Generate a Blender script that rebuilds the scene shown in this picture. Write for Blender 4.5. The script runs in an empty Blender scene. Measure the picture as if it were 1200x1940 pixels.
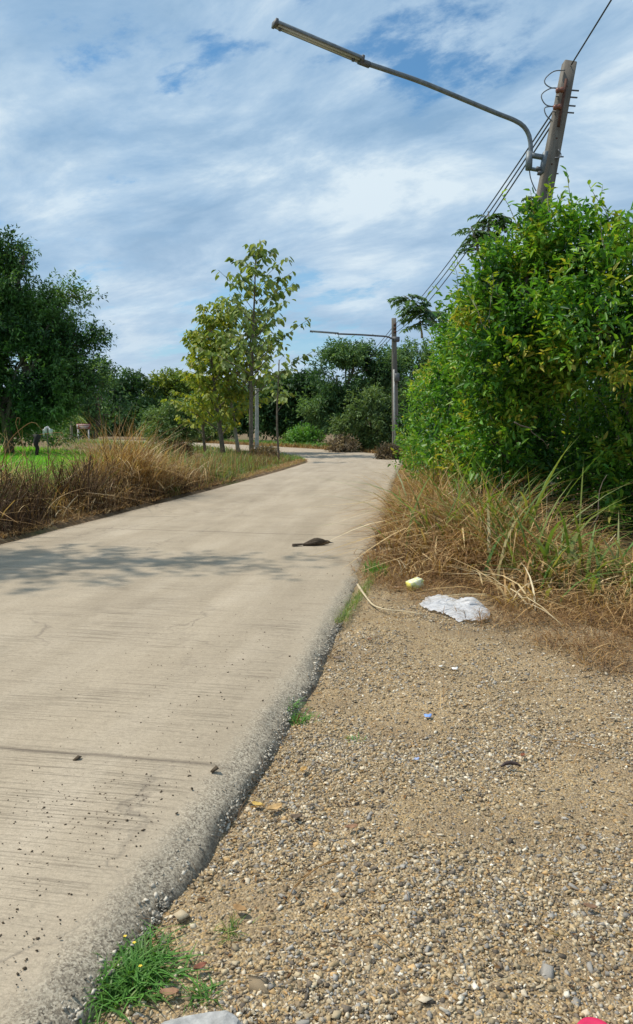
import bpy, math, random
import numpy as np
from mathutils import Vector, noise

random.seed(7)
R = np.random.default_rng(7)
sc = bpy.context.scene
C = sc.collection

# ------------------------------------------------------------------ camera
F = 1465.0                      # focal length in photograph pixels (1200 x 1940)
H = 1.5
PITCH = math.atan((970 - 805) / F)
cam = bpy.data.cameras.new('camera')
cam.sensor_fit = 'VERTICAL'
cam.sensor_height = 36
cam.lens = F / 1940 * 36
cam.clip_start = 0.05
cam.clip_end = 3000
co = bpy.data.objects.new('camera', cam)
co.location = (0, 0, H)
co.rotation_euler = (math.pi / 2 - PITCH, 0, 0)
C.objects.link(co)
sc.camera = co
CP, SP = math.cos(PITCH), math.sin(PITCH)


def ray(px, py):
    u, v = (px - 600) / F, (970 - py) / F
    return u, CP + v * SP, -SP + v * CP


def at(px, py, Y):              # the point seen at a photo pixel, Y metres ahead
    x, y, z = ray(px, py)
    return Vector((x / y * Y, Y, H + z / y * Y))


def gp(px, py, z=0.0):          # the point seen at a photo pixel, on a level
    x, y, dz = ray(px, py)
    t = (H - z) / -dz
    return (x * t, y * t)


# ------------------------------------------------------------------ sun and sky
SUN = Vector((-0.52, 0.10, 0.85)).normalized()
sl = bpy.data.lights.new('sun', 'SUN')
sl.energy = 4.2
sl.angle = math.radians(0.6)
sl.color = (1.0, 0.945, 0.84)
so = bpy.data.objects.new('sun', sl)
so.rotation_euler = SUN.to_track_quat('Z', 'Y').to_euler()
C.objects.link(so)

w = bpy.data.worlds.new('World')
sc.world = w
w.use_nodes = True
nt = w.node_tree
nt.nodes.clear()


def N(nt, typ, **kw):
    n = nt.nodes.new(typ)
    for k, v in kw.items():
        if k.startswith('i_'):
            key = k[2:]
            n.inputs[int(key) if key.isdigit() else key.replace('_', ' ')].default_value = v
        else:
            setattr(n, k, v)
    return n


def ramp(nt, stops, fac=None, interp='LINEAR'):
    n = nt.nodes.new('ShaderNodeValToRGB')
    n.color_ramp.interpolation = interp
    e = n.color_ramp.elements
    while len(e) < len(stops):
        e.new(0.5)
    for i, (p, c) in enumerate(stops):
        e[i].position = p
        e[i].color = (c, c, c, 1) if isinstance(c, (int, float)) else (*c, 1)
    if fac is not None:
        nt.links.new(fac, n.inputs[0])
    return n.outputs[0]


def math_(nt, op, a, b=None, clamp=False):
    n = nt.nodes.new('ShaderNodeMath')
    n.operation = op
    n.use_clamp = clamp
    for i, v in enumerate((a, b)):
        if v is None:
            continue
        if isinstance(v, (int, float)):
            n.inputs[i].default_value = v
        else:
            nt.links.new(v, n.inputs[i])
    return n.outputs[0]


def mix(nt, fac, a, b, mode='MIX'):
    n = nt.nodes.new('ShaderNodeMix')
    n.data_type = 'RGBA'
    n.blend_type = mode
    for i, v in ((0, fac), (6, a), (7, b)):
        if isinstance(v, (int, float)):
            n.inputs[i].default_value = v
        elif isinstance(v, tuple):
            n.inputs[i].default_value = (*v, 1)
        else:
            nt.links.new(v, n.inputs[i])
    return n.outputs[2]


def noise_(nt, vec, scale, detail=5, rough=0.55, dist=0.0, dim='3D', w=0.0):
    n = nt.nodes.new('ShaderNodeTexNoise')
    n.noise_dimensions = dim
    n.inputs['Scale'].default_value = scale
    n.inputs['Detail'].default_value = detail
    n.inputs['Roughness'].default_value = rough
    n.inputs['Distortion'].default_value = dist
    if dim == '4D':
        n.inputs['W'].default_value = w
    nt.links.new(vec, n.inputs['Vector'])
    return n.outputs[0]


def vmap(nt, vec, scale=(1, 1, 1), rot=(0, 0, 0), loc=(0, 0, 0)):
    n = nt.nodes.new('ShaderNodeMapping')
    n.inputs['Scale'].default_value = scale
    n.inputs['Rotation'].default_value = rot
    n.inputs['Location'].default_value = loc
    nt.links.new(vec, n.inputs['Vector'])
    return n.outputs[0]


sky = N(nt, 'ShaderNodeTexSky', sky_type='NISHITA', sun_disc=False, sun_elevation=math.asin(SUN.z),
        sun_rotation=math.atan2(SUN.x, SUN.y), air_density=1.0, dust_density=0.6, ozone_density=1.4)
tc = N(nt, 'ShaderNodeTexCoord')
sep = N(nt, 'ShaderNodeSeparateXYZ')
nt.links.new(tc.outputs['Generated'], sep.inputs[0])
zc = math_(nt, 'ADD', math_(nt, 'MAXIMUM', sep.outputs[2], 0.0), 0.16)
cb = N(nt, 'ShaderNodeCombineXYZ')
nt.links.new(math_(nt, 'DIVIDE', sep.outputs[0], zc), cb.inputs[0])
nt.links.new(math_(nt, 'DIVIDE', sep.outputs[1], zc), cb.inputs[1])
uv = cb.outputs[0]
def vrs(v, ang, sc2, loc=(0, 0, 0)): return vmap(nt, vmap(nt, v, rot=(0, 0, ang)), sc2, loc=loc)


big = noise_(nt, vmap(nt, uv, (1, 1, 1), (0, 0, 0.5), (9.0, 1.0, 0)), 0.75, 3, 0.5, 0.3)
mid = noise_(nt, vrs(uv, 0.62, (0.9, 1.5, 1), (0.6, 0.3, 0)), 2.2, 8, 0.62, 0.15)
fine = noise_(nt, vrs(uv, 0.9, (1.0, 1.15, 1), (5.1, 2.3, 0)), 6.5, 7, 0.66, 0.1)
cov = math_(nt, 'ADD', math_(nt, 'MULTIPLY', big, 0.8), math_(nt, 'ADD', math_(nt, 'MULTIPLY', mid, 0.6),
            math_(nt, 'MULTIPLY', fine, 0.28)))
cov = math_(nt, 'MULTIPLY', cov, 1 / 1.68)
density = ramp(nt, [(0.415, 0.03), (0.48, 0.88), (0.55, 1.0)], cov, 'EASE')
# light and grey patches of the cloud sheet itself
shade = noise_(nt, vrs(uv, 0.7, (0.9, 1.4, 1), (8.4, 3.9, 0)), 1.6, 8, 0.62, 0.3)
ccol = ramp(nt, [(0.36, (2.7, 4.4, 6.4)), (0.46, (3.7, 5.4, 7.3)), (0.54, (4.9, 6.5, 8.1)), (0.64, (7.3, 8.5, 9.3))], shade)
hor = ramp(nt, [(0.0, 1.0), (0.10, 0.55), (0.30, 0.0)], sep.outputs[2])
bandv = noise_(nt, vmap(nt, tc.outputs['Generated'], (1.5, 1.5, 16)), 1.2, 4, 0.5)
hcol = ramp(nt, [(0.38, (4.0, 5.5, 7.3)), (0.62, (6.2, 7.3, 8.5))], bandv)
col = mix(nt, density, mix(nt, 1.0, sky.outputs[0], (0.72, 1.18, 1.35), 'MULTIPLY'), ccol)
col = mix(nt, math_(nt, 'MULTIPLY', hor, 0.75), col, hcol)
bg = N(nt, 'ShaderNodeBackground', i_Strength=0.10)
nt.links.new(col, bg.inputs[0])
out = N(nt, 'ShaderNodeOutputWorld')
nt.links.new(bg.outputs[0], out.inputs[0])

sc.view_settings.view_transform = 'Standard'
sc.view_settings.look = 'None'
sc.view_settings.exposure = 0.0
sc.view_settings.gamma = 1.0
sc.view_settings.use_curve_mapping = False
sc.cycles.max_bounces = 6
sc.cycles.transparent_max_bounces = 8
sc.render.film_transparent = False


# ------------------------------------------------------------------ object helpers
def tag(o, label=None, cat=None, group=None, kind=None):
    if label: o['label'] = label
    if cat: o['category'] = cat
    if group: o['group'] = group
    if kind: o['kind'] = kind
    return o


def empty(name, loc, label, cat, group=None):
    o = bpy.data.objects.new(name, None)
    o.location = loc
    o.empty_display_size = 0.2
    C.objects.link(o)
    return tag(o, label, cat, group)


def link(name, me, parent=None, loc=None):
    o = bpy.data.objects.new(name, me)
    C.objects.link(o)
    if parent:
        o.parent = parent
        if loc is None:
            o.location = [-c for c in parent.location]      # vertices are given in world space
    if loc is not None:
        o.location = loc
    return o


def mesh(name, V, faces, mat, tint=None, smooth=False, uv=None):
    """faces: one (n,k) array or a list of such arrays."""
    V = np.asarray(V, np.float32).reshape(-1, 3)
    fl = faces if isinstance(faces, list) else [faces]
    fl = [np.asarray(f, np.int32) for f in fl if len(f)]
    me = bpy.data.meshes.new(name)
    me.vertices.add(len(V))
    me.vertices.foreach_set('co', V.ravel())
    idx = np.concatenate([f.ravel() for f in fl])
    tot = np.concatenate([np.full(len(f), f.shape[1], np.int32) for f in fl])
    st = np.concatenate([[0], np.cumsum(tot)[:-1]]).astype(np.int32)
    me.loops.add(len(idx))
    me.loops.foreach_set('vertex_index', idx)
    me.polygons.add(len(tot))
    me.polygons.foreach_set('loop_start', st)
    me.polygons.foreach_set('loop_total', tot)
    if smooth:
        me.polygons.foreach_set('use_smooth', np.ones(len(tot), bool))
    if tint is not None:
        a = me.attributes.new('tint', 'FLOAT', 'FACE')
        a.data.foreach_set('value', np.asarray(tint, np.float32))
    if uv is not None:
        l = me.uv_layers.new(name='UVMap')
        l.data.foreach_set('uv', np.asarray(uv, np.float32)[idx].ravel())
    me.update(calc_edges=True)
    me.validate()
    if mat: me.materials.append(mat)
    return me


class MB:
    def __init__(s): s.v = []; s.f = {}; s.n = 0; s.t = {}

    def add(s, V, faces, tint=0.5):
        faces = np.asarray(faces)
        s.v.append(np.asarray(V, float).reshape(-1, 3))
        k = faces.shape[1]
        s.f.setdefault(k, []).append(faces + s.n)
        s.t.setdefault(k, []).append(np.full(len(faces), tint))
        s.n += len(s.v[-1])
        return s

    def box(s, c, size, rot=None, tint=0.5, bevel=0.0):
        x, y, z = [q / 2 for q in size]
        if bevel:
            b = min(bevel, x * .9, y * .9, z * .9)
            V, Fq = [], []
            for sz, zz, ins in ((-1, z, b), (-1, z - b, 0), (1, z - b, 0), (1, z, b)):
                for sx, sy in ((-1, -1), (1, -1), (1, 1), (-1, 1)):
                    V.append((sx * (x - ins), sy * (y - ins), sz * zz))
            for l in range(3):
                for k in range(4):
                    Fq.append((l * 4 + k, l * 4 + (k + 1) % 4, l * 4 + 4 + (k + 1) % 4, l * 4 + 4 + k))
            Fq += [(3, 2, 1, 0), (12, 13, 14, 15)]
        else:
            V = [(a * x, b_ * y, c_ * z) for c_ in (-1, 1) for a, b_ in ((-1, -1), (1, -1), (1, 1), (-1, 1))]
            Fq = [(0, 1, 5, 4), (1, 2, 6, 5), (2, 3, 7, 6), (3, 0, 4, 7), (3, 2, 1, 0), (4, 5, 6, 7)]
        V = np.array(V, float)
        if rot is not None:
            V = V @ np.array(rot.to_3x3() if hasattr(rot, 'to_3x3') else rot).T
        return s.add(V + np.array(c), Fq, tint)

    def tube(s, pts, rad, sides=8, tint=0.5, caps=True):
        P = np.array([tuple(p) for p in pts], float)
        n = len(P)
        rad = np.full(n, rad) if np.isscalar(rad) else np.array(rad, float)
        T = np.gradient(P, axis=0)
        T /= np.linalg.norm(T, axis=1)[:, None] + 1e-9
        ref = np.array([0, 0, 1.0]) if abs(T[0, 2]) < 0.9 else np.array([1.0, 0, 0])
        A = np.cross(T[0], ref); A /= np.linalg.norm(A)
        V = []
        for i in range(n):
            A = A - T[i] * np.dot(A, T[i]); A /= np.linalg.norm(A) + 1e-9
            B = np.cross(T[i], A)
            for k in range(sides):
                a = 2 * math.pi * k / sides
                V.append(P[i] + rad[i] * (math.cos(a) * A + math.sin(a) * B))
        Fq = [(i * sides + k, i * sides + (k + 1) % sides, (i + 1) * sides + (k + 1) % sides, (i + 1) * sides + k)
              for i in range(n - 1) for k in range(sides)]
        s.add(V, Fq, tint)
        if caps:
            base = s.n - n * sides
            s.f.setdefault(sides, []).append(np.array([[base + k for k in range(sides)][::-1],
                                                       [base + (n - 1) * sides + k for k in range(sides)]]))
            s.t.setdefault(sides, []).append(np.full(2, tint))
        return s

    def me(s, name, mat, smooth=False):
        V = np.concatenate(s.v)
        ks = sorted(s.f)
        return mesh(name, V, [np.concatenate(s.f[k]) for k in ks], mat,
                    tint=np.concatenate([np.concatenate(s.t[k]) for k in ks]), smooth=smooth)


def part(name, mb, mat, parent=None, smooth=False):
    return link(name, mb.me(name, mat, smooth), parent)


# ------------------------------------------------------------------ materials
def material(name, fn, rough=0.8, spec=0.3):
    m = bpy.data.materials.new(name)
    m.use_nodes = True
    nt = m.node_tree
    b = nt.nodes['Principled BSDF']
    b.inputs['Roughness'].default_value = rough
    b.inputs['Specular IOR Level'].default_value = spec
    fn(nt, b)
    return m


def bump(nt, b, h, strength, dist=0.01):
    n = nt.nodes.new('ShaderNodeBump')
    n.inputs['Strength'].default_value = strength
    n.inputs['Distance'].default_value = dist
    nt.links.new(h, n.inputs['Height'])
    nt.links.new(n.outputs[0], b.inputs['Normal'])


def objco(nt): return nt.nodes.new('ShaderNodeTexCoord').outputs['Object']


def attr(nt, name='tint'):
    n = nt.nodes.new('ShaderNodeAttribute')
    n.attribute_name = name
    return n.outputs['Fac']


def plant_mat(name, stops, rough=0.55, trans=0.3, spec=0.35, tcol=1.3, island=True):
    def fn(nt, b):
        c = ramp(nt, stops, attr(nt))
        g = nt.nodes.new('ShaderNodeNewGeometry')
        isl = g.outputs['Random Per Island']
        if island:
            c = mix(nt, 1.0, c, ramp(nt, [(0, 0.72), (1, 1.28)], isl), 'MULTIPLY')
        nt.links.new(c, b.inputs['Base Color'])
        if trans:
            t = N(nt, 'ShaderNodeBsdfTranslucent')
            nt.links.new(mix(nt, 1.0, c, (tcol * 1.25, tcol * 1.2, tcol * 0.5), 'MULTIPLY'), t.inputs[0])
            ms = N(nt, 'ShaderNodeMixShader', i_0=trans)
            nt.links.new(b.outputs[0], ms.inputs[1])
            nt.links.new(t.outputs[0], ms.inputs[2])
            o = [n for n in nt.nodes if n.type == 'OUTPUT_MATERIAL'][0]
            nt.links.new(ms.outputs[0], o.inputs[0])
    return material(name, fn, rough, spec)


def simple(name, c, rough=0.6, var=0.15, scale=20, spec=0.4, metal=0.0, bmp=0.0):
    def fn(nt, b):
        o = objco(nt)
        n = noise_(nt, o, scale, 5, 0.6)
        k = ramp(nt, [(0.3, 1 - var), (0.7, 1 + var)], n)
        nt.links.new(mix(nt, 1.0, c, k, 'MULTIPLY'), b.inputs['Base Color'])
        b.inputs['Metallic'].default_value = metal
        if bmp: bump(nt, b, n, bmp, 0.01)
    return material(name, fn, rough, spec)


M = {}
M['bark'] = simple('bark', (0.15, 0.12, 0.09), 0.9, 0.4, 12, 0.2, bmp=0.5)
M['bark_pale'] = simple('bark_pale', (0.30, 0.26, 0.20), 0.9, 0.35, 9, 0.2, bmp=0.5)
M['shrub'] = plant_mat('shrub_leaf', [(0, (0.024, 0.085, 0.014)), (0.32, (0.065, 0.19, 0.024)), (0.66, (0.15, 0.32, 0.032)),
                                      (0.93, (0.28, 0.36, 0.035)), (1, (0.38, 0.36, 0.06))], 0.45, 0.35, 0.4)
M['dark_tree'] = plant_mat('dark_leaf', [(0, (0.018, 0.050, 0.018)), (0.5, (0.052, 0.118, 0.034)), (1, (0.14, 0.25, 0.065))], 0.6, 0.25)
M['mid_tree'] = plant_mat('feathery_leaf', [(0, (0.03, 0.08, 0.035)), (0.5, (0.075, 0.155, 0.06)), (1, (0.16, 0.26, 0.09))], 0.6, 0.3)
M['grey_bush'] = plant_mat('bush_leaf', [(0, (0.05, 0.09, 0.035)), (0.5, (0.11, 0.18, 0.06)), (1, (0.20, 0.28, 0.09))], 0.6, 0.25)
M['teak'] = plant_mat('large_leaf', [(0, (0.08, 0.13, 0.04)), (0.5, (0.23, 0.30, 0.09)), (0.8, (0.28, 0.28, 0.10)),
                                     (1, (0.22, 0.14, 0.06))], 0.55, 0.33)
M['yellowgreen'] = plant_mat('yellow_green_leaf', [(0, (0.11, 0.18, 0.035)), (0.5, (0.27, 0.31, 0.05)), (0.85, (0.44, 0.40, 0.06)),
                                                   (1, (0.30, 0.18, 0.05))], 0.55, 0.35)
M['dry'] = plant_mat('dry_grass', [(0, (0.085, 0.050, 0.028)), (0.3, (0.24, 0.130, 0.056)), (0.6, (0.46, 0.285, 0.120)),
                                   (0.85, (0.64, 0.47, 0.24)), (1, (0.76, 0.64, 0.42))], 0.7, 0.25, 0.25, 1.0)
M['grass'] = plant_mat('green_grass', [(0, (0.36, 0.29, 0.12)), (0.25, (0.20, 0.24, 0.06)), (0.6, (0.09, 0.20, 0.035)), (1, (0.13, 0.31, 0.055))],
                       0.5, 0.35, 0.4)
M['burnt'] = plant_mat('dead_stems', [(0, (0.035, 0.022, 0.016)), (0.5, (0.11, 0.065, 0.038)), (0.85, (0.24, 0.15, 0.08)), (1, (0.33, 0.24, 0.13))], 0.85, 0.12, 0.2)
M['withered'] = plant_mat('withered_brush', [(0, (0.10, 0.075, 0.05)), (0.5, (0.20, 0.15, 0.10)), (1, (0.34, 0.27, 0.18))], 0.85, 0.15)
M['paddy'] = plant_mat('rice_blades', [(0, (0.14, 0.40, 0.025)), (1, (0.24, 0.54, 0.04))], 0.5, 0.4, 0.3)


def stone_fn(nt, b):
    g = nt.nodes.new('ShaderNodeNewGeometry')
    r = g.outputs['Random Per Island']
    c = ramp(nt, [(0.0, (0.15, 0.125, 0.10)), (0.10, (0.27, 0.21, 0.14)), (0.26, (0.42, 0.32, 0.19)), (0.45, (0.48, 0.40, 0.28)),
                  (0.54, (0.33, 0.31, 0.285)), (0.68, (0.50, 0.34, 0.17)), (0.73, (0.44, 0.36, 0.24)), (0.86, (0.60, 0.52, 0.40)),
                  (0.965, (0.70, 0.65, 0.55))], attr(nt), 'CONSTANT')
    c = mix(nt, 1.0, c, ramp(nt, [(0, 0.66), (1, 1.28)], r), 'MULTIPLY')
    n = noise_(nt, objco(nt), 160, 4, 0.6)
    c = mix(nt, 1.0, c, ramp(nt, [(0.3, 0.75), (0.7, 1.2)], n), 'MULTIPLY')
    c = mix(nt, 1.0, c, (1.03, 0.99, 0.92), 'MULTIPLY')
    nt.links.new(c, b.inputs['Base Color'])
    bump(nt, b, n, 0.4, 0.002)


M['stone'] = material('stone', stone_fn, 0.85, 0.25)


def gravel_fn(nt, b):
    o = objco(nt)
    v = N(nt, 'ShaderNodeTexVoronoi', i_Scale=130.0)
    nt.links.new(o, v.inputs['Vector'])
    s2 = N(nt, 'ShaderNodeSeparateColor')
    nt.links.new(v.outputs['Color'], s2.inputs[0])
    c = ramp(nt, [(0.0, (0.17, 0.13, 0.09)), (0.13, (0.31, 0.24, 0.15)), (0.4, (0.42, 0.32, 0.20)), (0.6, (0.36, 0.30, 0.23)),
                  (0.75, (0.50, 0.36, 0.19)), (0.9, (0.58, 0.49, 0.35))], s2.outputs[0], 'CONSTANT')
    soil = ramp(nt, [(0.3, (0.21, 0.155, 0.10)), (0.7, (0.36, 0.275, 0.185))], noise_(nt, o, 30, 8, 0.7))
    patch = ramp(nt, [(0.47, 0.15), (0.66, 0.85)], noise_(nt, o, 1.6, 5, 0.6))
    c = mix(nt, patch, c, soil)
    c = mix(nt, 1.0, c, ramp(nt, [(0.3, 0.85), (0.7, 1.12)], noise_(nt, o, 0.7, 3)), 'MULTIPLY')
    c = mix(nt, 1.0, c, (1.03, 0.97, 0.86), 'MULTIPLY')
    nt.links.new(c, b.inputs['Base Color'])
    h = math_(nt, 'ADD', math_(nt, 'MULTIPLY', v.outputs['Distance'], -1.0), noise_(nt, o, 45, 6, 0.7))
    bump(nt, b, h, 0.9, 0.008)


M['gravel'] = material('gravel_soil', gravel_fn, 0.95, 0.15)


def soil_fn(nt, b):
    o = objco(nt)
    c = ramp(nt, [(0.25, (0.11, 0.075, 0.045)), (0.5, (0.20, 0.14, 0.085)), (0.75, (0.32, 0.24, 0.15))], noise_(nt, o, 3.0, 9, 0.7))
    g = ramp(nt, [(0.55, 0.0), (0.66, 0.8)], noise_(nt, o, 0.35, 6, 0.6))
    c = mix(nt, g, c, ramp(nt, [(0.3, (0.05, 0.09, 0.025)), (0.7, (0.11, 0.15, 0.04))], noise_(nt, o, 9, 6, 0.7)))
    nt.links.new(c, b.inputs['Base Color'])
    bump(nt, b, noise_(nt, o, 14, 8, 0.7), 0.8, 0.04)


M['soil'] = material('soil', soil_fn, 0.95, 0.1)


def paddy_fn(nt, b):
    o = objco(nt)
    c = ramp(nt, [(0.3, (0.12, 0.35, 0.03)), (0.7, (0.20, 0.46, 0.045))], noise_(nt, o, 0.6, 8, 0.65))
    nt.links.new(c, b.inputs['Base Color'])
    bump(nt, b, noise_(nt, o, 12, 6, 0.7), 1.0, 0.2)


M['paddy_ground'] = material('paddy_ground', paddy_fn, 0.7, 0.2)


def road_fn(nt, b):
    u = nt.nodes.new('ShaderNodeUVMap').outputs[0]         # x: metres in from the right edge, y: metres along
    o = objco(nt)
    sp = N(nt, 'ShaderNodeSeparateXYZ'); nt.links.new(u, sp.inputs[0])
    ed, al = sp.outputs[0], sp.outputs[1]
    base = ramp(nt, [(0.25, (0.33, 0.265, 0.185)), (0.5, (0.40, 0.325, 0.232)), (0.75, (0.46, 0.38, 0.28))],
                noise_(nt, vmap(nt, u, (1.6, 0.32, 1)), 1.5, 9, 0.60))
    # wheel tracks: darker rubbed lanes
    tr = noise_(nt, vmap(nt, u, (1.3, 0.08, 1)), 1.2, 3, 0.5)
    base = mix(nt, 1.0, base, ramp(nt, [(0.35, 0.93), (0.65, 1.05)], tr), 'MULTIPLY')
    # farther stretch greyer
    far = ramp(nt, [(0.0, 0.0), (1.0, 0.7)], math_(nt, 'DIVIDE', math_(nt, 'SUBTRACT', al, 5.0), 18.0, True))
    base = mix(nt, far, base, mix(nt, 1.0, base, (1.02, 1.02, 1.06), 'MULTIPLY'))
    grain = noise_(nt, o, 190, 3, 0.8)
    base = mix(nt, 1.0, base, ramp(nt, [(0.25, 0.72), (0.5, 1.0), (0.75, 1.22)], grain), 'MULTIPLY')
    base = mix(nt, 1.0, base, ramp(nt, [(0.3, 0.74), (0.5, 1.0), (0.7, 1.16)], noise_(nt, vmap(nt, u, (34, 50, 1)), 1.0, 6, 0.85)), 'MULTIPLY')
    # brushed grooves across the road
    wob = math_(nt, 'MULTIPLY', noise_(nt, vmap(nt, u, (0.8, 0.8, 1)), 1.0, 2), 0.5)
    cbn = N(nt, 'ShaderNodeCombineXYZ')
    nt.links.new(math_(nt, 'MULTIPLY', ed, 1.6), cbn.inputs[0])
    nt.links.new(math_(nt, 'MULTIPLY', math_(nt, 'ADD', al, math_(nt, 'MULTIPLY', wob, 0.06)), 85.0), cbn.inputs[1])
    gr = noise_(nt, cbn.outputs[0], 1.0, 4, 0.65)
    gm = ramp(nt, [(0.40, 0.25), (0.62, 1.0)], noise_(nt, vmap(nt, u, (1.0, 1.4, 1)), 0.9, 4, 0.6))
    edge_out = ramp(nt, [(0.10, 0.0), (0.28, 1.0)], ed)
    gl = math_(nt, 'MULTIPLY', ramp(nt, [(0.53, 0.0), (0.62, 1.0)], gr), math_(nt, 'MULTIPLY', gm, edge_out))
    base = mix(nt, math_(nt, 'MULTIPLY', gl, 0.55), base, (0.15, 0.115, 0.08))
    # stronger wide-spaced drag lines
    cb2 = N(nt, 'ShaderNodeCombineXYZ')
    nt.links.new(math_(nt, 'MULTIPLY', ed, 0.9), cb2.inputs[0])
    nt.links.new(math_(nt, 'MULTIPLY', math_(nt, 'ADD', al, math_(nt, 'MULTIPLY', wob, 0.06)), 16.0), cb2.inputs[1])
    g2 = ramp(nt, [(0.480, 0.0), (0.5, 1.0), (0.520, 0.0)], noise_(nt, cb2.outputs[0], 1.0, 2, 0.5))
    g2 = math_(nt, 'MULTIPLY', g2, math_(nt, 'MULTIPLY', edge_out, gm))
    base = mix(nt, math_(nt, 'MULTIPLY', g2, 0.22), base, (0.13, 0.10, 0.075))
    # joints every 7 m
    jt = math_(nt, 'ADD', al, math_(nt, 'MULTIPLY', noise_(nt, o, 7, 4, 0.6), 0.03))
    jm = math_(nt, 'ABSOLUTE', math_(nt, 'SUBTRACT', math_(nt, 'FRACT', math_(nt, 'DIVIDE', math_(nt, 'ADD', jt, 3.50), 7.0)), 0.5))
    joint = ramp(nt, [(0.0, 1.0), (0.0007, 0.0)], jm)
    base = mix(nt, math_(nt, 'MULTIPLY', joint, 0.6), base, (0.08, 0.06, 0.045))
    # long wandering cracks
    wv = N(nt, 'ShaderNodeVectorMath', operation='ADD')
    nw = N(nt, 'ShaderNodeTexNoise'); nw.inputs['Scale'].default_value = 3.0; nw.inputs['Detail'].default_value = 5
    nt.links.new(o, nw.inputs['Vector'])
    sc_ = N(nt, 'ShaderNodeVectorMath', operation='SCALE'); sc_.inputs['Scale'].default_value = 0.55
    nt.links.new(nw.outputs['Color'], sc_.inputs[0])
    nt.links.new(u, wv.inputs[0]); nt.links.new(sc_.outputs[0], wv.inputs[1])
    vo = N(nt, 'ShaderNodeTexVoronoi', feature='DISTANCE_TO_EDGE', i_Scale=0.62)
    nt.links.new(vmap(nt, wv.outputs[0], (1.3, 0.55, 1)), vo.inputs['Vector'])
    cm = ramp(nt, [(0.0, 1.0), (0.011, 0.0)], vo.outputs['Distance'])
    cmm = ramp(nt, [(0.46, 0.0), (0.60, 1.0)], noise_(nt, u, 0.45, 3))
    crack = math_(nt, 'MULTIPLY', cm, math_(nt, 'MULTIPLY', cmm, edge_out))
    base = mix(nt, math_(nt, 'MULTIPLY', crack, 0.4), base, (0.10, 0.08, 0.065))
    # worn rim with its stones laid bare
    rimw = math_(nt, 'ADD', ed, math_(nt, 'MULTIPLY', math_(nt, 'SUBTRACT', noise_(nt, o, 9, 6, 0.7), 0.5), 0.22))
    rim = ramp(nt, [(0.07, 0.95), (0.17, 0.0)], rimw)
    vs = N(nt, 'ShaderNodeTexVoronoi', i_Scale=185.0); nt.links.new(o, vs.inputs['Vector'])
    ss = N(nt, 'ShaderNodeSeparateColor'); nt.links.new(vs.outputs['Color'], ss.inputs[0])
    agg = ramp(nt, [(0.0, (0.06, 0.05, 0.04)), (0.32, (0.27, 0.235, 0.185)), (0.5, (0.46, 0.41, 0.33)), (0.72, (0.68, 0.62, 0.52))],
               ss.outputs[0], 'CONSTANT')
    agg = mix(nt, 0.55, agg, ramp(nt, [(0.42, (0.07, 0.06, 0.05)), (0.48, (0.34, 0.29, 0.23)), (0.58, (0.62, 0.56, 0.46))], noise_(nt, o, 60, 9, 0.9)))
    agg = mix(nt, 1.0, agg, (1.0, 0.95, 0.86), 'MULTIPLY')
    base = mix(nt, rim, base, agg)
    foot_dark = math_(nt, 'MULTIPLY', ramp(nt, [(0.0, 0.8), (0.03, 0.0)], ed), ramp(nt, [(0.4, 0.2), (0.6, 0.9)], noise_(nt, o, 5, 6, 0.7)))  # patchy dark brown along the foot of the slab side
    base = mix(nt, foot_dark, base, (0.085, 0.075, 0.058))
    nt.links.new(base, b.inputs['Base Color'])
    h = math_(nt, 'SUBTRACT', math_(nt, 'MULTIPLY', grain, 0.35), math_(nt, 'MULTIPLY', gl, 0.5))
    h = math_(nt, 'SUBTRACT', h, math_(nt, 'MULTIPLY', joint, 1.2))
    h = math_(nt, 'SUBTRACT', h, math_(nt, 'MULTIPLY', crack, 0.8))
    h = math_(nt, 'SUBTRACT', h, math_(nt, 'MULTIPLY', math_(nt, 'MULTIPLY', noise_(nt, o, 70, 8, 0.8), rim), -1.8))
    bump(nt, b, h, 0.75, 0.006)


M['road'] = material('concrete_road', road_fn, 0.88, 0.25)


def pole_fn(nt, b):
    o = objco(nt)
    c = ramp(nt, [(0.3, (0.12, 0.105, 0.088)), (0.7, (0.25, 0.225, 0.19))], noise_(nt, vmap(nt, o, (3, 3, 0.6)), 2.2, 8, 0.7))
    st = ramp(nt, [(0.5, 0.0), (0.68, 0.75)], noise_(nt, vmap(nt, o, (9, 9, 0.5), loc=(2, 1, 4)), 1.0, 4, 0.6))
    c = mix(nt, st, c, (0.07, 0.055, 0.045))
    nt.links.new(c, b.inputs['Base Color'])
    bump(nt, b, noise_(nt, o, 60, 5, 0.7), 0.5, 0.006)


M['pole'] = material('weathered_concrete', pole_fn, 0.9, 0.2)
M['pole_light'] = simple('pale_concrete', (0.42, 0.40, 0.36), 0.9, 0.25, 6, 0.2)
M['galv'] = simple('galvanised_steel', (0.17, 0.19, 0.20), 0.55, 0.3, 14, 0.5, 0.35)
M['galv_dark'] = simple('dull_steel', (0.12, 0.12, 0.12), 0.6, 0.3, 14, 0.5, 0.3)
M['rust'] = simple('rusty_steel', (0.10, 0.05, 0.035), 0.85, 0.4, 30, 0.3)
M['cable'] = simple('cable', (0.045, 0.047, 0.05), 0.6, 0.1, 5)
M['loop_wire'] = simple('bare_wire', (0.16, 0.17, 0.18), 0.6, 0.1, 5)
M['tube_glass'] = simple('lamp_tube', (0.50, 0.52, 0.50), 0.3, 0.05, 5)
M['ceramic'] = simple('ceramic', (0.20, 0.08, 0.05), 0.4, 0.1, 5)
M['clay'] = simple('clay_crumb', (0.10, 0.075, 0.05), 0.95, 0.3, 80, 0.1)

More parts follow.
